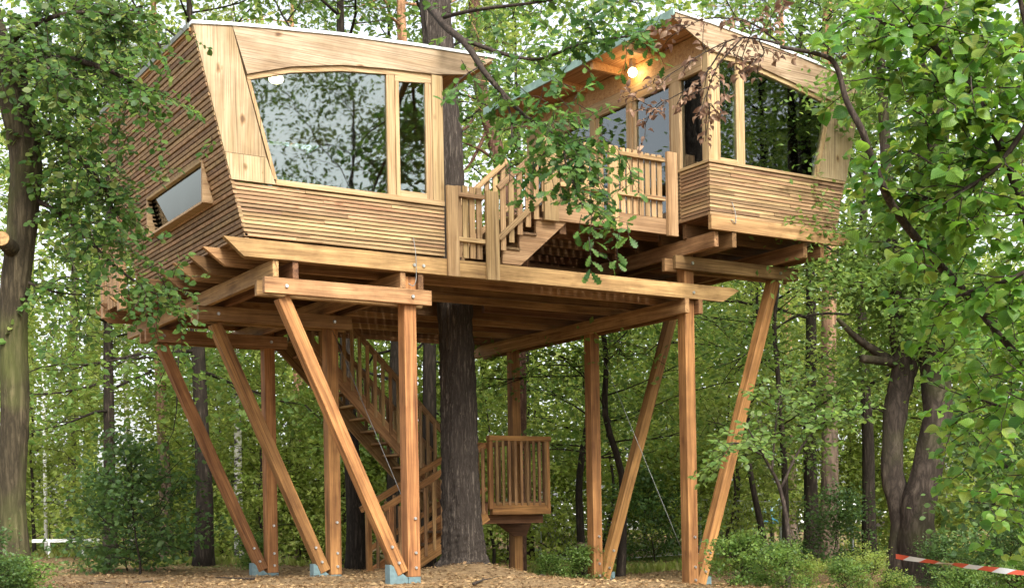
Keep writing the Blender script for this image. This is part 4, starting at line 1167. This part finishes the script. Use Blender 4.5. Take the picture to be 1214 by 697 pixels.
Lv.build(hz, 'dry', L_DEAD, rngH, 120, 'withered_leaf', 'withered_foliage')

# --- tree at the left border
rngL = np.random.default_rng(44)
lt = thing('hornbeam_tree', spot(22, 14.2), 'mossy curved trunk with a sawn stub and fine dark foliage', 'tree')
G = Geo()
DL = 14.2
lp_ = spline([np.array(spot(20, DL, -.3)), W(14, 600, DL), W(18, 480, DL), W(16, 370, DL), W(27, 260, DL), W(30, 180, DL), W(14, 105, DL), W(-15, 20, DL), W(-30, -80, DL), W(-30, -250, DL)], 24)
ridged(G, lp_, np.interp(np.arange(len(lp_)) / 4, [0, 6, 20, 36, 54], [.21, .145, .15, .18, .10]), 44, rngL, .04)
stub = np.array([W(20, 300, DL), W(8, 290, DL - .25), W(2, 283, DL - .42)])
tube(G, stub, [.10, .085, .08], 10)
link_mesh('trunk', G.mesh('trunk', B_MOSS), Matrix(), None, lt)
cutm = simple('sawn_wood', (.30, .18, .075), .9, 0, .55, 24)
bm = bmesh.new(); bmesh.ops.create_cone(bm, cap_ends=True, segments=14, radius1=.08, radius2=.078, depth=.012)
me = bpy.data.meshes.new('sawn_face'); bm.to_mesh(me); bm.free()
dd = Vector(stub[-1] - stub[-2]).normalized(); mq = dd.to_track_quat('Z', 'Y').to_matrix().to_4x4(); mq.translation = Vector(stub[-1]) + dd * .004
link_mesh('sawn_face', me, mq, cutm, lt)
Gb = Geo(); Lv = Leaves()
LLs = .085
lb_pts = [([W(14, 95, DL), W(60, 70, 13.9), W(120, 80, 13.8), W(155, 98, 13.8), W(178, 108, 13.9)], .05, .008),
      ([W(28, 150, DL), W(70, 165, 14.0), W(105, 200, 14.1), W(125, 225, 14.3), W(135, 250, 14.4)], .04, .008),
      ([W(0, 60, DL), W(40, 30, 13.6), W(90, 15, 13.5), W(150, 20, 13.7)], .04, .008),
      ([W(30, 230, DL), W(80, 260, 14.2), W(130, 310, 14.5), W(170, 340, 14.8), W(205, 358, 15)], .03, .007),
      ([W(-15, 20, DL), W(20, 60, 13.3), W(50, 75, 13.0), W(70, 95, 12.9)], .03, .006),
      ([W(22, 330, DL), W(60, 345, 14.2), W(100, 350, 14.5)], .02, .006)]
lb = []
for pts_, ra, rb in lb_pts:
    Gs = Geo(); lb.append(bough(Gs, pts_, ra, rb)); link_mesh('bough', Gs.mesh('bough', B_TWIG), Matrix(), None, lt)
def dressl(P, n, L0, L1, t0, t1, size=LLs):
    for i in range(n):
        q, d = lerp_path(P, t0 + (t1 - t0) * (i + rngL.random()) / n)
        leafy_twig(Gb, Lv, q, nrm(d * .5 + rngL.normal(0, .8, 3) * np.array([1, 1, .7])), rngL.uniform(L0, L1), rngL, size, .04, .10, .005, .6)
for P, n in zip(lb, (46, 46, 40, 38, 24, 14)): dressl(P, n, .3, .8, .08, 1.0)
for (x, y, sx, sy, D, n) in ((60, 40, 55, 35, 13.8, 55), (130, 45, 38, 36, 14.2, 44), (100, 130, 38, 32, 14.1, 46), (115, 185, 28, 30, 14.4, 30), (95, 220, 40, 35, 14.3, 36), (150, 300, 24, 26, 14.8, 14), (115, 250, 24, 26, 14.6, 16), (60, 130, 40, 40, 14.3, 40),
                             (105, 295, 32, 40, 14.5, 26), (30, 95, 30, 22, 13.4, 26), (170, 112, 16, 18, 14.0, 16), (90, 380, 28, 20, 14.6, 10), (190, 350, 18, 16, 15, 12)):
    for i in range(n):
        q = W(x + rngL.normal(0, sx), y + rngL.normal(0, sy), D + rngL.normal(0, .5))
        leafy_twig(Gb, Lv, q, rngL.normal(0, 1, 3) * np.array([1, 1, .5]), rngL.uniform(.2, .5), rngL, LLs, .045, .12, .004, .6)
link_mesh('twigs', Gb.mesh('twigs', B_TWIG), Matrix(), None, lt)['kind'] = 'stuff'
Lv.build(lt, 'ovate', L_LEFT, rngL)

# --- big multi-stemmed tree on the right
rngM = np.random.default_rng(55)
mt = thing('multi_stemmed_tree', spot(1078, 20), 'stout grey tree whose fused base forks into several stems behind the tape', 'tree')
G = Geo(); DM = 20
bp0 = np.array(spot(1078, DM, -.3))
def mstem(pts, rads, n=12):
    P = spline(pts, 4); tube(G, P, np.interp(np.linspace(0, 1, len(P)), np.linspace(0, 1, len(rads)), rads), n, .09, rngM); return P
ms1 = mstem([np.array(spot(1066, DM, -.3)), W(1070, 620, DM), W(1058, 560, DM), W(1060, 490, DM), W(1068, 430, DM), W(1060, 370, DM), W(1057, 300, DM), W(1050, 180, DM), W(1040, 0, DM)], [.26, .20, .17, .17, .15, .13, .11, .09, .05])
ms2 = mstem([np.array(spot(1090, DM - .1, -.3)), W(1088, 620, DM - .2), W(1098, 560, DM - .2), W(1112, 490, DM - .2), W(1106, 420, DM), W(1108, 320, DM), W(1112, 200, DM), W(1120, 0, DM)], [.32, .25, .22, .21, .20, .18, .15, .08])
ms3 = mstem([W(1060, 535, DM), W(1066, 480, DM + .05), W(1074, 445, DM + .1), W(1086, 400, DM + .1), W(1090, 330, DM + .2), W(1096, 200, DM + .3), W(1090, 0, DM + .4)], [.10, .14, .14, .13, .12, .10, .06])
mstem([W(1066, 435, DM), W(1040, 418, DM - .2), W(1015, 400, DM - .4), W(993, 378, DM - .6)], [.09, .07, .05, .03], 7)
mstem([W(1066, 430, DM), W(1045, 428, DM - .3), W(1022, 425, DM - .5)], [.075, .07, .065], 8)
mstem([W(1060, 340, DM), W(1040, 340, DM - .3), W(1014, 338, DM - .5)], [.06, .055, .055], 8)
link_mesh('trunk', G.mesh('trunk', B_FORK), Matrix(), None, mt)
G = Geo()
for P in (ms1, ms2, ms3):
    for i in range(26):
        q, d = lerp_path(P, rngM.uniform(.55, .999))
        sp = path(q, nrm(rngM.normal(0, 1, 3) * np.array([1, 1, .4])), rngM.uniform(.8, 2.4), 4, rngM, .03, .2)
        tube(G, sp, np.linspace(.02, .005, 5), 4)
        for t in (.4, .65, .9, 1.0):
            c, _ = lerp_path(sp, min(t, .999))
            rand_leaves(G, c + rngM.normal(0, 1, (60, 3)) * np.array([.35, .35, .2]), .10, 'rhomb', rngM)
link_mesh('crown', G.mesh('crown', L_MID, False), Matrix(), None, mt)

# --- prototypes for the wood behind
PT = {}
PT['tall'] = gen_tree(101, 13.5, .16, 3.4, 3.8, 26, 'rhomb', .155, 20, L_MID, B_DARK, 6, sig=.42, up=.7)
PT['tall2'] = gen_tree(102, 14.5, .19, 3.8, 4.0, 26, 'rhomb', .16, 20, L_MID, B_DARK, 6, sig=.44, up=.7)
PT['light'] = gen_tree(103, 13.5, .13, 2.4, 3.6, 32, 'rhomb', .15, 22, L_LIGHT, B_GREY, 6, sig=.44, up=.7)
PT['slim'] = gen_tree(104, 9, .075, 1.9, 2.2, 26, 'rhomb', .105, 18, L_MID, B_DARK, 5, wander=1.2, sig=.30)
PT['slim2'] = gen_tree(105, 8, .07, 2.1, 2.4, 24, 'rhomb', .10, 22, L_LIGHT, B_DARK, 5, wander=1.6, sig=.30)
PT['under'] = gen_tree(111, 7.5, .06, .5, 2.8, 34, 'rhomb', .17, 22, L_LIGHT, B_DARK, 5, wander=1.0, sig=.44, up=.6)
PT['bare'] = gen_tree(112, 15, .185, 8.2, 3.0, 18, 'rhomb', .15, 12, L_MID, B_DARK, 5, sig=.42, up=.7)
PT['birch'] = gen_tree(106, 17, .10, 5.0, 2.6, 30, 'rhomb', .09, 26, L_LIGHT, B_BIRCH, 5, up=.9, droop=.14, sig=.30)
PT['pine'] = gen_tree(107, 22, .19, 8.5, 3.4, 26, 'needle', .22, 170, L_PINE, B_PINE, 5, shape='flat', sig=.30, up=.3, droop=.02)
PT['bush'] = gen_tree(108, 2.6, .03, .15, 1.7, 26, 'ovate', .12, 15, L_DARK, B_DARK, 4, up=.8, sig=.26, flare=1.1)
PT['bush2'] = gen_tree(109, 2.2, .025, .10, 1.6, 24, 'ovate', .10, 17, L_LIGHT, B_DARK, 4, up=.8, sig=.20, flare=1.1)
PT['shrub'] = gen_tree(110, 1.0, .015, .05, .9, 26, 'ovate', .075, 16, L_MID, B_DARK, 4, up=.9, sig=.13, flare=1.0)

TREES = [
 # name, label, x, D, proto, scale, rot
 ('pine_tree', 'pine with orange upper bark rising behind the slatted side wall', 196, 33, 'pine', .9, .3),
 ('pine_tree', 'slim pine rising above the roof of the arched-window cabin', 356, 40, 'pine', .95, 1.7),
 ('pine_tree', 'orange-barked pine standing close behind the oak trunk above the roof', 487, 27, 'pine', .95, 2.2),
 ('pine_tree', 'pine with flaking reddish trunk behind the leaning strut of the porch cabin', 985, 31, 'pine', 1.15, 4.0),
 ('pine_tree', 'pine whose crown shows over the porch cabin roof', 938, 42, 'pine', 1.1, 5.1),
 ('spruce_tree', 'dark straight trunk behind the left-hand struts leaning slightly outward', 243, 27, 'tall2', 1.0, .8),
 ('birch_tree', 'white birch stem between the two leaning struts', 283, 31, 'birch', 1.05, 2.0),
 ('birch_tree', 'thin distant birch beyond the low dark shrub', 155, 40, 'birch', 1.0, 3.0),
 ('broadleaf_tree', 'dark trunk seen through the open treads of the long stairs', 421, 25.5, 'bare', 1.0, 1.0),
 ('broadleaf_tree', 'leaning dark trunk beside the bracing cable under the stairs', 466, 30, 'tall2', .9, 4.4),
 ('broadleaf_tree', 'dark trunk between the long stairs and the oak trunk', 506, 27, 'bare', 1.0, 3.3),
 ('young_tree', 'thin crooked trunk beside the second tall support', 688, 27, 'slim', 1.15, .4),
 ('young_tree', 'thin bowed trunk between the second support and its strut', 738, 25, 'slim', 1.1, 2.6),
 ('young_tree', 'slender dark sapling on the sunny grass strip', 904, 28, 'slim2', 1.1, .9),
 ('young_tree', 'slender forked sapling next to the sunny grass strip', 931, 26, 'slim', 1.0, 3.9),
 ('young_tree', 'thin distant sapling behind the wire fence', 872, 38, 'slim2', 1.3, 5.0),
 ('broadleaf_tree', 'dark trunk next to the flaking pine', 962, 29, 'tall', 1.05, 5.7),
 ('broadleaf_tree', 'slender dark tree between the flaking pine and the forked tree', 1030, 26, 'tall', .9, 2.5),
 ('broadleaf_tree', 'pale green tree beyond the low white barrier', 85, 39, 'light', 1.1, 1.9),
 ('broadleaf_tree', 'bright leafy tree behind the long stairs', 430, 46, 'light', 1.2, 3.6),
 ('broadleaf_tree', 'tall green tree behind the roof gap between the cabins', 625, 36, 'tall', 1.1, .1),
 ('broadleaf_tree', 'leafy tree over the slatted side wall', 130, 29, 'tall', .95, 4.0),
]
for nm, lab, x, D, pr, s, r in TREES:
    tree_thing(nm, lab, 'tree', spot(x, D, -.02), *PT[pr], rot=r, s=s, group='trees of the wood behind the cabins')

UNDER = [
 (40, 36, 0.90, 'pale young tree beyond the white pole'),
 (140, 34, 0.80, 'young tree just behind the big dark shrub'),
 (225, 33, 0.75, 'young tree behind the dark straight trunk'),
 (262, 40, 1.00, 'young tree left of the white birch stem'),
 (315, 31, 0.70, 'bright young tree right of the white birch stem'),
 (372, 36, 0.90, 'bright young tree between middle support and long stairs'),
 (412, 33, 0.70, 'young tree beneath the long stairs'),
 (460, 38, 0.90, 'young tree seen past the bracing cable'),
 (520, 36, 0.90, 'young tree behind the thick oak trunk'),
 (585, 33, 0.75, 'young tree rising behind the small landing'),
 (640, 39, 1.00, 'young tree between landing and the thin crooked trunk'),
 (715, 35, 0.90, 'young tree behind the second tall support'),
 (765, 40, 1.00, 'young tree behind the bracing cable of the tall supports'),
 (810, 42, 1.10, 'young tree far behind the front tall support'),
 (860, 34, 0.80, 'young tree behind the leaning strut foot'),
 (915, 42, 1.10, 'young tree behind the slender saplings'),
 (1010, 35, 0.90, 'young tree right of the flaking pine'),
 (1055, 33, 0.80, 'young tree just behind the forked grey tree'),
 (1120, 31, 0.80, 'young tree between forked tree and hazel'),
 (1180, 30, 0.80, 'young tree behind the barrier tape and hazel'),
]
for i, (x, D, s, lab) in enumerate(UNDER):
    tree_thing('young_tree', lab, 'tree', spot(x, D, -.02), *PT['under'], rot=i * 2.1, s=s, group='young trees of the undergrowth')

# thin red-barked tree growing behind the deck between the cabins
rp_ = np.random.default_rng(61)
tt = thing('slender_pine', spot(613, 27.5), 'thin reddish crooked stem rising between the two cabins', 'tree')
G = Geo(); DP = 27.5
P = spline([np.array(spot(612, DP, -.3)), W(613, 420, DP), W(604, 240, DP), W(592, 190, DP), W(578, 140, DP), W(569, 100, DP), W(564, 50, DP), W(562, -10, DP), W(560, -120, DP)], 5)
tube(G, P, np.linspace(.19, .11, len(P)), 9, .04, rp_)
for (a, b, c_) in (((568, 95), (590, 92), (612, 84)), ((572, 120), (555, 150), (540, 158)), ((593, 195), (570, 178), (542, 166)), ((585, 160), (605, 152), (630, 150)), ((566, 60), (588, 50), (610, 55)), ((580, 150), (560, 190), (548, 205))):
    Q = spline([W(*a, DP), W(*b, DP - .2), W(*c_, DP - .4)], 4); tube(G, Q, np.linspace(.045, .015, len(Q)), 6)
link_mesh('trunk', G.mesh('trunk', bark('red_bark', (.16, .085, .06), (.34, .20, .14), 9, 3, .5, .02)), Matrix(), None, tt)
G = Geo()
for i in range(26):
    c = W(rp_.uniform(540, 640), rp_.uniform(-120, 60), DP + rp_.normal(0, .8))
    rand_leaves(G, c + rp_.normal(0, 1, (70, 3)) * np.array([.4, .4, .22]), .10, 'rhomb', rp_)
link_mesh('crown', G.mesh('crown', L_LIGHT, False), Matrix(), None, tt)

# trees that stand on the near side of the clearing and mirror in the panes
MIRR = [(12, -27, 'tall', 1.25), (6, -31, 'tall2', 1.3), (18, -26, 'tall2', 1.25), (26, -21, 'tall', 1.25), (0, -36, 'light', 1.4), (33, -15, 'tall2', 1.2), (10, -38, 'tall2', 1.6), (24, -33, 'tall2', 1.6), (21, -17, 'tall2', 1.3), (29, -25, 'tall', 1.5), (38, -22, 'tall2', 1.6)]
MLAB = ['tree across the clearing mirrored in the broad arched pane', 'dark tree across the clearing opposite the oak trunk', 'dark tree across the clearing opposite the porch', 'tree across the clearing mirrored in the slanting pane',
        'pale tree across the clearing opposite the slatted side wall', 'dark tree across the clearing beyond the hazel', 'farther dark tree across the clearing behind the mirrored tree', 'farther dark tree across the clearing beyond the porch cabin', 'tree across the clearing facing the slanting pane squarely', 'tall tree across the clearing beyond the one mirrored in the slanting pane', 'tall dark tree across the clearing farthest past the hazel']
for (a, b, pr, s), lab in zip(MIRR, MLAB):
    tree_thing('broadleaf_tree', lab, 'tree', (a, b, float(zg(a, b)) - .05), *PT[pr], rot=a, s=s, group='trees across the clearing')

BUSHES = [
 ('shrub', 'big dark shrub at the foot of the dark straight trunk', 165, 23.5, 'bush', .78, .3),
 ('shrub', 'dark shrub in front of the low white barrier', 150, 25, 'bush', .55, 1.9),
 ('shrub', 'low leafy shrub hugging the mossy curved trunk', -14, 12.8, 'bush', .26, 2.2),
 ('shrub', 'yellow-green shrub behind the white birch stem', 300, 35, 'bush2', 1.2, 4.1),
 ('shrub', 'bright shrub behind the middle leaning strut', 355, 33, 'bush2', 1.3, .6),
 ('shrub', 'bright shrub seen between the long stairs and front support', 440, 36, 'bush2', 1.4, 2.8),
 ('shrub', 'green shrub beyond the small landing', 600, 34, 'bush2', 1.1, 5.0),
 ('shrub', 'light shrub by the thin crooked trunk', 670, 36, 'bush2', 1.1, 1.2),
 ('shrub', 'round dark shrub against the wire fence', 775, 33.5, 'bush', .75, .1),
 ('shrub', 'light shrub beside the wire fence', 828, 36, 'bush2', 1.2, 3.0),
 ('shrub', 'dark shrub beneath the flaking pine', 985, 25, 'bush', .5, 3.7),
 ('shrub', 'leafy shrub overlapping the foot of the leaning strut', 885, 16.6, 'bush', .15, 4.7),
 ('shrub', 'leafy shrub spreading below the slender forked sapling', 955, 16.2, 'bush2', .18, 5.9),
 ('shrub', 'light leafy shrub in front of the forked grey tree', 1030, 15.2, 'bush2', .22, .9),
 ('shrub', 'dark shrub behind the barrier tape', 1120, 17.5, 'bush', .26, 2.0),
 ('shrub', 'dark shrub under the hazel beyond the tape', 1190, 16.5, 'bush', .36, 3.3),
 ('shrub', 'dense dark shrub behind the hazel', 1235, 18, 'bush', .8, 1.1),
 ('shrub', 'tall dark shrub right of the forked grey tree', 1290, 22, 'bush', 1.4, 5.2),
 ('shrub', 'light shrub beyond the low white barrier', 60, 41, 'bush2', 1.2, 2.4),
 ('shrub', 'bright shrub beyond the big dark shrub', 215, 38, 'bush2', 1.3, 3.8),
]
for nm, lab, x, D, pr, s, r in BUSHES:
    tree_thing(nm, lab, 'shrub', spot(x, D, -.02), *PT[pr], rot=r, s=s, group='shrubs of the undergrowth')
SMALL = [(650, 23, 'small weed tuft beside the thin crooked trunk'), (690, 22.5, 'small leafy plant at the foot of the second support'), (880, 15.6, 'low plant at the edge of the leafy shrub'), (925, 15.0, 'low green plant between the shrubs by the strut'),
         (1000, 14.6, 'low green plant below the tape end'), (1060, 15.4, 'low plant behind the free end of the tape'), (1140, 15.0, 'leafy plant behind the sagging tape'), (1205, 15.2, 'leafy plant beneath the hazel'), (300, 24, 'small plant behind the rear support shoe'), (20, 13.2, 'small plant by the mossy trunk')]
for i, (x, D, lab) in enumerate(SMALL):
    tree_thing('small_plant', lab, 'plant', spot(x, D, -.02), *PT['shrub'], rot=i * 1.3, s=.38 + .1 * math.sin(i), group='low plants on the forest floor')

# sapling whose leaves overlap the leaning strut
rngS = np.random.default_rng(71)
sp_ = thing('sapling', spot(930, 16.0), 'leafy sapling spreading its branches across the leaning strut', 'tree')
Gb = Geo(); Lv = Leaves()
stm = bough_part('stem', [np.array(spot(932, 16.0, -.1)), W(935, 640, 16), W(925, 580, 16), W(905, 540, 15.9), W(885, 505, 15.8)], .04, .008, sp_)
o1 = bough_part('stem', [W(925, 580, 16), W(950, 530, 16.1), W(980, 500, 16.2), W(1010, 490, 16.3)], .02, .006, sp_)
o2 = bough_part('stem', [W(905, 540, 15.9), W(885, 530, 15.7), W(870, 525, 15.6), W(855, 540, 15.5)], .014, .005, sp_)
o3 = bough_part('stem', [W(915, 560, 16), W(920, 500, 16.1), W(925, 470, 16.2)], .016, .005, sp_)
for P, n in ((stm, 14), (o1, 40), (o2, 16), (o3, 30)):
    for i in range(n):
        q, d = lerp_path(P, rngS.uniform(.72 if P is stm else .3, .999))
        leafy_twig(Gb, Lv, q, nrm(d * .4 + rngS.normal(0, .8, 3) * np.array([1, 1, .5])), rngS.uniform(.25, .6), rngS, .085, .05, .05, .004, .7)
link_mesh('twigs', Gb.mesh('twigs', B_TWIG), Matrix(), None, sp_)['kind'] = 'stuff'
Lv.build(sp_, 'ovate', L_MID, rngS, 200)

# far wood that reads as one mass
def far_wood():
    rng = np.random.default_rng(81)
    G = Geo()
    for i in range(520):
        D = rng.uniform(54, 82); x = rng.uniform(-760, 760) * D / F_PX
        h = 27 * rng.random() ** 1.35
        b = np.array(CAM) + D * np.array(FWD) + x * np.array(RGT)
        z = float(zg(b[0], b[1])) + h
        r = rng.uniform(1.0, 2.2)
        if -570 < x / D * F_PX < -390 and 2.5 < h < 11 and rng.random() < .75: continue
        if -265 < x / D * F_PX < -110 and h > 12: continue
        C = np.array([b[0], b[1], z]) + rng.normal(0, 1, (115, 3)) * np.array([r, r, r * .6])
        C[:, 2] = np.maximum(C[:, 2], zg(C[:, 0], C[:, 1]) + .1)
        rand_leaves(G, C, .42, 'rhomb', rng)
    for i in range(46):
        D = rng.uniform(52, 78); x = rng.uniform(-700, 700) * D / F_PX
        b = np.array(CAM) + D * np.array(FWD) + x * np.array(RGT); b[2] = float(zg(b[0], b[1])) - .3
        P = path(b, (0, 0, 1), 24, 6, rng, 0, .04); tube(G, P, np.linspace(.2, .06, 7), 6)
    o = link_mesh('far_woodland', G.mesh('far_woodland', L_LIGHT, False), Matrix())
    tag(o, 'distant sunlit wood closing the view behind everything', 'woodland', kind='stuff')
far_wood()

# ================================================================== small things in the distance
def wire_fence():
    root = thing('wire_fence', spot(760, 34.5), 'sagging wire mesh fence on thin posts behind the shrubs', 'fence')
    xs = [640, 735, 830, 925, 1010]
    P = [spot(x, 34.8) for x in xs]
    for p in P: box('post', (p.x - .03, p.y - .03, p.z - .3), (p.x + .03, p.y + .03, p.z + 1.55), STEEL, root)
    for a, b in zip(P[:-1], P[1:]):
        for h in (1.5, .08):
            beam('wire', a + Vector((0, 0, h)), b + Vector((0, 0, h)), .012, .012, STEEL, root, bev=0)
        G = Geo(); n = 26
        for i in range(-6, n):
            for s in (1, -1):
                t0 = i / n; t1 = (i + 6) / n
                if s < 0: t0, t1 = t1, t0
                q0 = np.array(a) * (1 - t0) + np.array(b) * t0 + [0, 0, .08]; q1 = np.array(a) * (1 - t1) + np.array(b) * t1 + [0, 0, 1.5]
                lo = max(0, min(t0, t1)); 
                if min(t0, t1) < 0 or max(t0, t1) > 1: continue
                tube(G, [q0, q1], [.004, .004], 3)
        o = link_mesh('wire_mesh', G.mesh('wire_mesh', STEEL, False), Matrix(), None, root); o['kind'] = 'stuff'
wire_fence()

br = thing('white_barrier', spot(75, 34), 'low white rail barrier beyond the grass', 'barrier')
a, b = at(38, 641, 34), at(118, 640, 34)
beam('rail', a, b, .05, .09, WHITE, br)
for t in (.25, .75):
    q = a.lerp(b, t); box('post', (q.x - .025, q.y - .025, float(zg(q.x, q.y)) - .4), (q.x + .025, q.y + .025, q.z - .02), WHITE, br)
q = at(54, 600, 36); zb = float(zg(q.x, q.y))
ps = thing('white_pole', (q.x, q.y, zb), 'thin white pole behind the low rail barrier', 'pole')
G = Geo(); tube(G, [(0, 0, -.3), (0, 0, 2.2), (0, 0, 6.5)], [.055, .05, .04], 8)
link_mesh('shaft', G.mesh('shaft', WHITE), Matrix.Translation((q.x, q.y, zb)), None, ps)
G = Geo(); tube(G, [(0, 0, 0), (0, 0, .12)], [.09, .03], 8)
link_mesh('cap', G.mesh('cap', WHITE), Matrix.Translation((q.x, q.y, zb + 6.5)), None, ps)

# parked cars glimpsed through the leaves
def car(x, D, rot, paint, label):
    base = spot(x, D, 0.02)
    root = thing('parked_car', base, label, 'car', 'cars parked beyond the wood')
    M = Matrix.Translation(base) @ Matrix.Rotation(rot, 4, 'Z')
    def P(name, prof, w, mat, parent=root, inset=0.0):
        bm = bmesh.new(); n = len(prof)
        L_ = [bm.verts.new((a, -w / 2 + inset * (1 if z > .95 else 0), z)) for a, z in prof]; R_ = [bm.verts.new((a, w / 2 - inset * (1 if z > .95 else 0), z)) for a, z in prof]
        bm.faces.new(L_); bm.faces.new(R_[::-1])
        for i in range(n):
            j = (i + 1) % n; bm.faces.new([L_[j], L_[i], R_[i], R_[j]])
        bmesh.ops.recalc_face_normals(bm, faces=bm.faces)
        bmesh.ops.bevel(bm, geom=list(bm.edges), offset=.04, segments=2, affect='EDGES')
        me = bpy.data.meshes.new(name); bm.to_mesh(me); bm.free()
        return link_mesh(name, me, M, mat, parent)
    P('body', [(-2.1, .35), (-2.15, .85), (-1.9, .95), (1.1, .93), (2.05, .75), (2.15, .35)], 1.75, paint)
    P('cabin', [(-1.95, .90), (-1.6, 1.42), (.2, 1.45), (1.05, .90)], 1.66, paint, inset=.14)
    P('window', [(-1.75, .97), (-1.5, 1.34), (.15, 1.37), (.85, .97)], 1.70, simple('tinted_glass', (.02, .025, .03), .1), inset=.13)
    for a in (-1.35, 1.35):
        for s in (-1, 1):
            bm = bmesh.new(); bmesh.ops.create_cone(bm, cap_ends=True, segments=18, radius1=.32, radius2=.32, depth=.2)
            me = bpy.data.meshes.new('wheel'); bm.to_mesh(me); bm.free()
            link_mesh('wheel', me, M @ Matrix.Translation((a, s * .80, .32)) @ Matrix.Rotation(R(90), 4, 'X'), RUBBER, root)
CARW = simple('white_car_paint', (.78, .79, .80), .25); CARB = simple('blue_car_paint', (.04, .16, .24), .25)
car(690, 52, -YAW + .15, CARW, 'white parked car glimpsed beyond the small landing')
car(1000, 56, -YAW - .1, CARW, 'white parked car glimpsed past the flaking pine')
car(925, 58, -YAW + .1, CARB, 'blue parked car glimpsed between the saplings')

# tree stump lying logs behind second support
lg = thing('tree_stump', spot(690, 24.5), 'dark stump behind the second tall support', 'stump')
G = Geo(); p = np.array(spot(693, 24.6, -.15)); tube(G, [p, p + [0, 0, .35], p + [.02, 0, .70]], [.30, .24, .23], 12, .05, rngM)
link_mesh('stump_wood', G.mesh('stump_wood', B_DARK), Matrix(), None, lg)
G = Geo(); tube(G, [p + [0, 0, .69], p + [.02, 0, .705]], [.215, .20], 12)
link_mesh('cut_face', G.mesh('cut_face', simple('old_cut', (.16, .11, .07), .9, 0, .4, 20)), Matrix(), None, lg)

STICKS = [(560, 16.6, 1.0, .9, 'bare fallen stick on the mound before the oak trunk'), (300, 19.5, .8, 2.3, 'fallen stick behind the rear support shoe'), (640, 20.5, 1.4, .3, 'long fallen branch behind the landing post'),
          (180, 20.0, 1.1, 2.8, 'fallen branch lying before the big dark shrub'), (740, 19.0, .9, 1.7, 'fallen stick at the foot of the tall supports')]
for i, (x, D, L, a, lab) in enumerate(STICKS):
    r_ = np.random.default_rng(200 + i); b_ = spot(x, D, .02)
    P = path((0, 0, 0), (math.cos(a), math.sin(a), 0), L, 7, r_, 0, .16)
    P[:, 2] = zg(P[:, 0] + b_.x, P[:, 1] + b_.y) - b_.z + .03
    G = Geo(); tube(G, P, np.linspace(.022, .008, 8), 6); q_, d_ = lerp_path(P, .55)
    tube(G, np.array([q_, q_ + nrm(d_ + np.array([d_[1], -d_[0], .15])) * L * .3]), [.010, .004], 5)
    tag(link_mesh('fallen_stick', G.mesh('fallen_stick', B_TWIG), Matrix.Translation(b_)), lab, 'stick', 'fallen sticks on the forest floor')

# ================================================================== barrier tape
def tape():
    pts = [W(1062, 659, 14.5), W(1080, 662, 14.3), W(1110, 666, 14.0), (W(1214, 679, 12.8)), W(1330, 690, 11.8), W(1420, 694, 11.2)]
    P = spline(pts, 14)
    n = len(P); s = np.concatenate([[0], np.cumsum(np.linalg.norm(np.diff(P, axis=0), axis=1))])
    V = []; Fc = []
    for i in range(n):
        ang = .35 * math.sin(s[i] * 2.3) + .2 * math.sin(s[i] * 6.1) + (1.2 * math.exp(-((s[i] - .75) / .16) ** 2))
        tg = nrm(P[min(i + 1, n - 1)] - P[max(i - 1, 0)]); side = np.array([0, 0, 1.]) * math.cos(ang) + nrm(np.cross(tg, [0, 0, 1.])) * math.sin(ang)
        w = .026 + .003 * math.sin(s[i] * 9)
        V += [P[i] + side * w, P[i] - side * w]
        if i: Fc.append((2 * i - 2, 2 * i - 1, 2 * i + 1, 2 * i))
    me = bpy.data.meshes.new('barrier_tape'); me.from_pydata([tuple(v - P[0]) for v in V], [], Fc)
    uv = me.uv_layers.new(name='UVMap')
    for poly in me.polygons:
        for li, vi in zip(poly.loop_indices, poly.vertices): uv.data[li].uv = (s[vi // 2], vi % 2)
    m, nn, l, b = mat_base('striped_tape')
    tc = nn.new('ShaderNodeUVMap'); sx = nn.new('ShaderNodeSeparateXYZ'); l.new(tc.outputs[0], sx.inputs[0])
    # chevrons: shift the stripe by half between the two halves of the band
    off = nn.new('ShaderNodeMath'); off.operation = 'MULTIPLY_ADD'; off.inputs[1].default_value = .12; l.new(sx.outputs['Y'], off.inputs[0]); l.new(sx.outputs['X'], off.inputs[2])
    md = nn.new('ShaderNodeMath'); md.operation = 'MODULO'; md.inputs[1].default_value = .44; l.new(off.outputs[0], md.inputs[0])
    gt = nn.new('ShaderNodeMath'); gt.operation = 'GREATER_THAN'; gt.inputs[1].default_value = .22; l.new(md.outputs[0], gt.inputs[0])
    rp = ramp(nn, [(0, (.50, .075, .035)), (1, (.55, .55, .52))]); l.new(gt.outputs[0], rp.inputs[0]); l.new(rp.outputs[0], b.inputs['Base Color'])
    b.inputs['Roughness'].default_value = .4
    for p in me.polygons: p.use_smooth = True
    o = link_mesh('barrier_tape', me, Matrix.Translation(Vector(P[0])), m)
    tag(o, 'red and white striped plastic barrier tape strung through the shrubs', 'barrier tape')
tape()
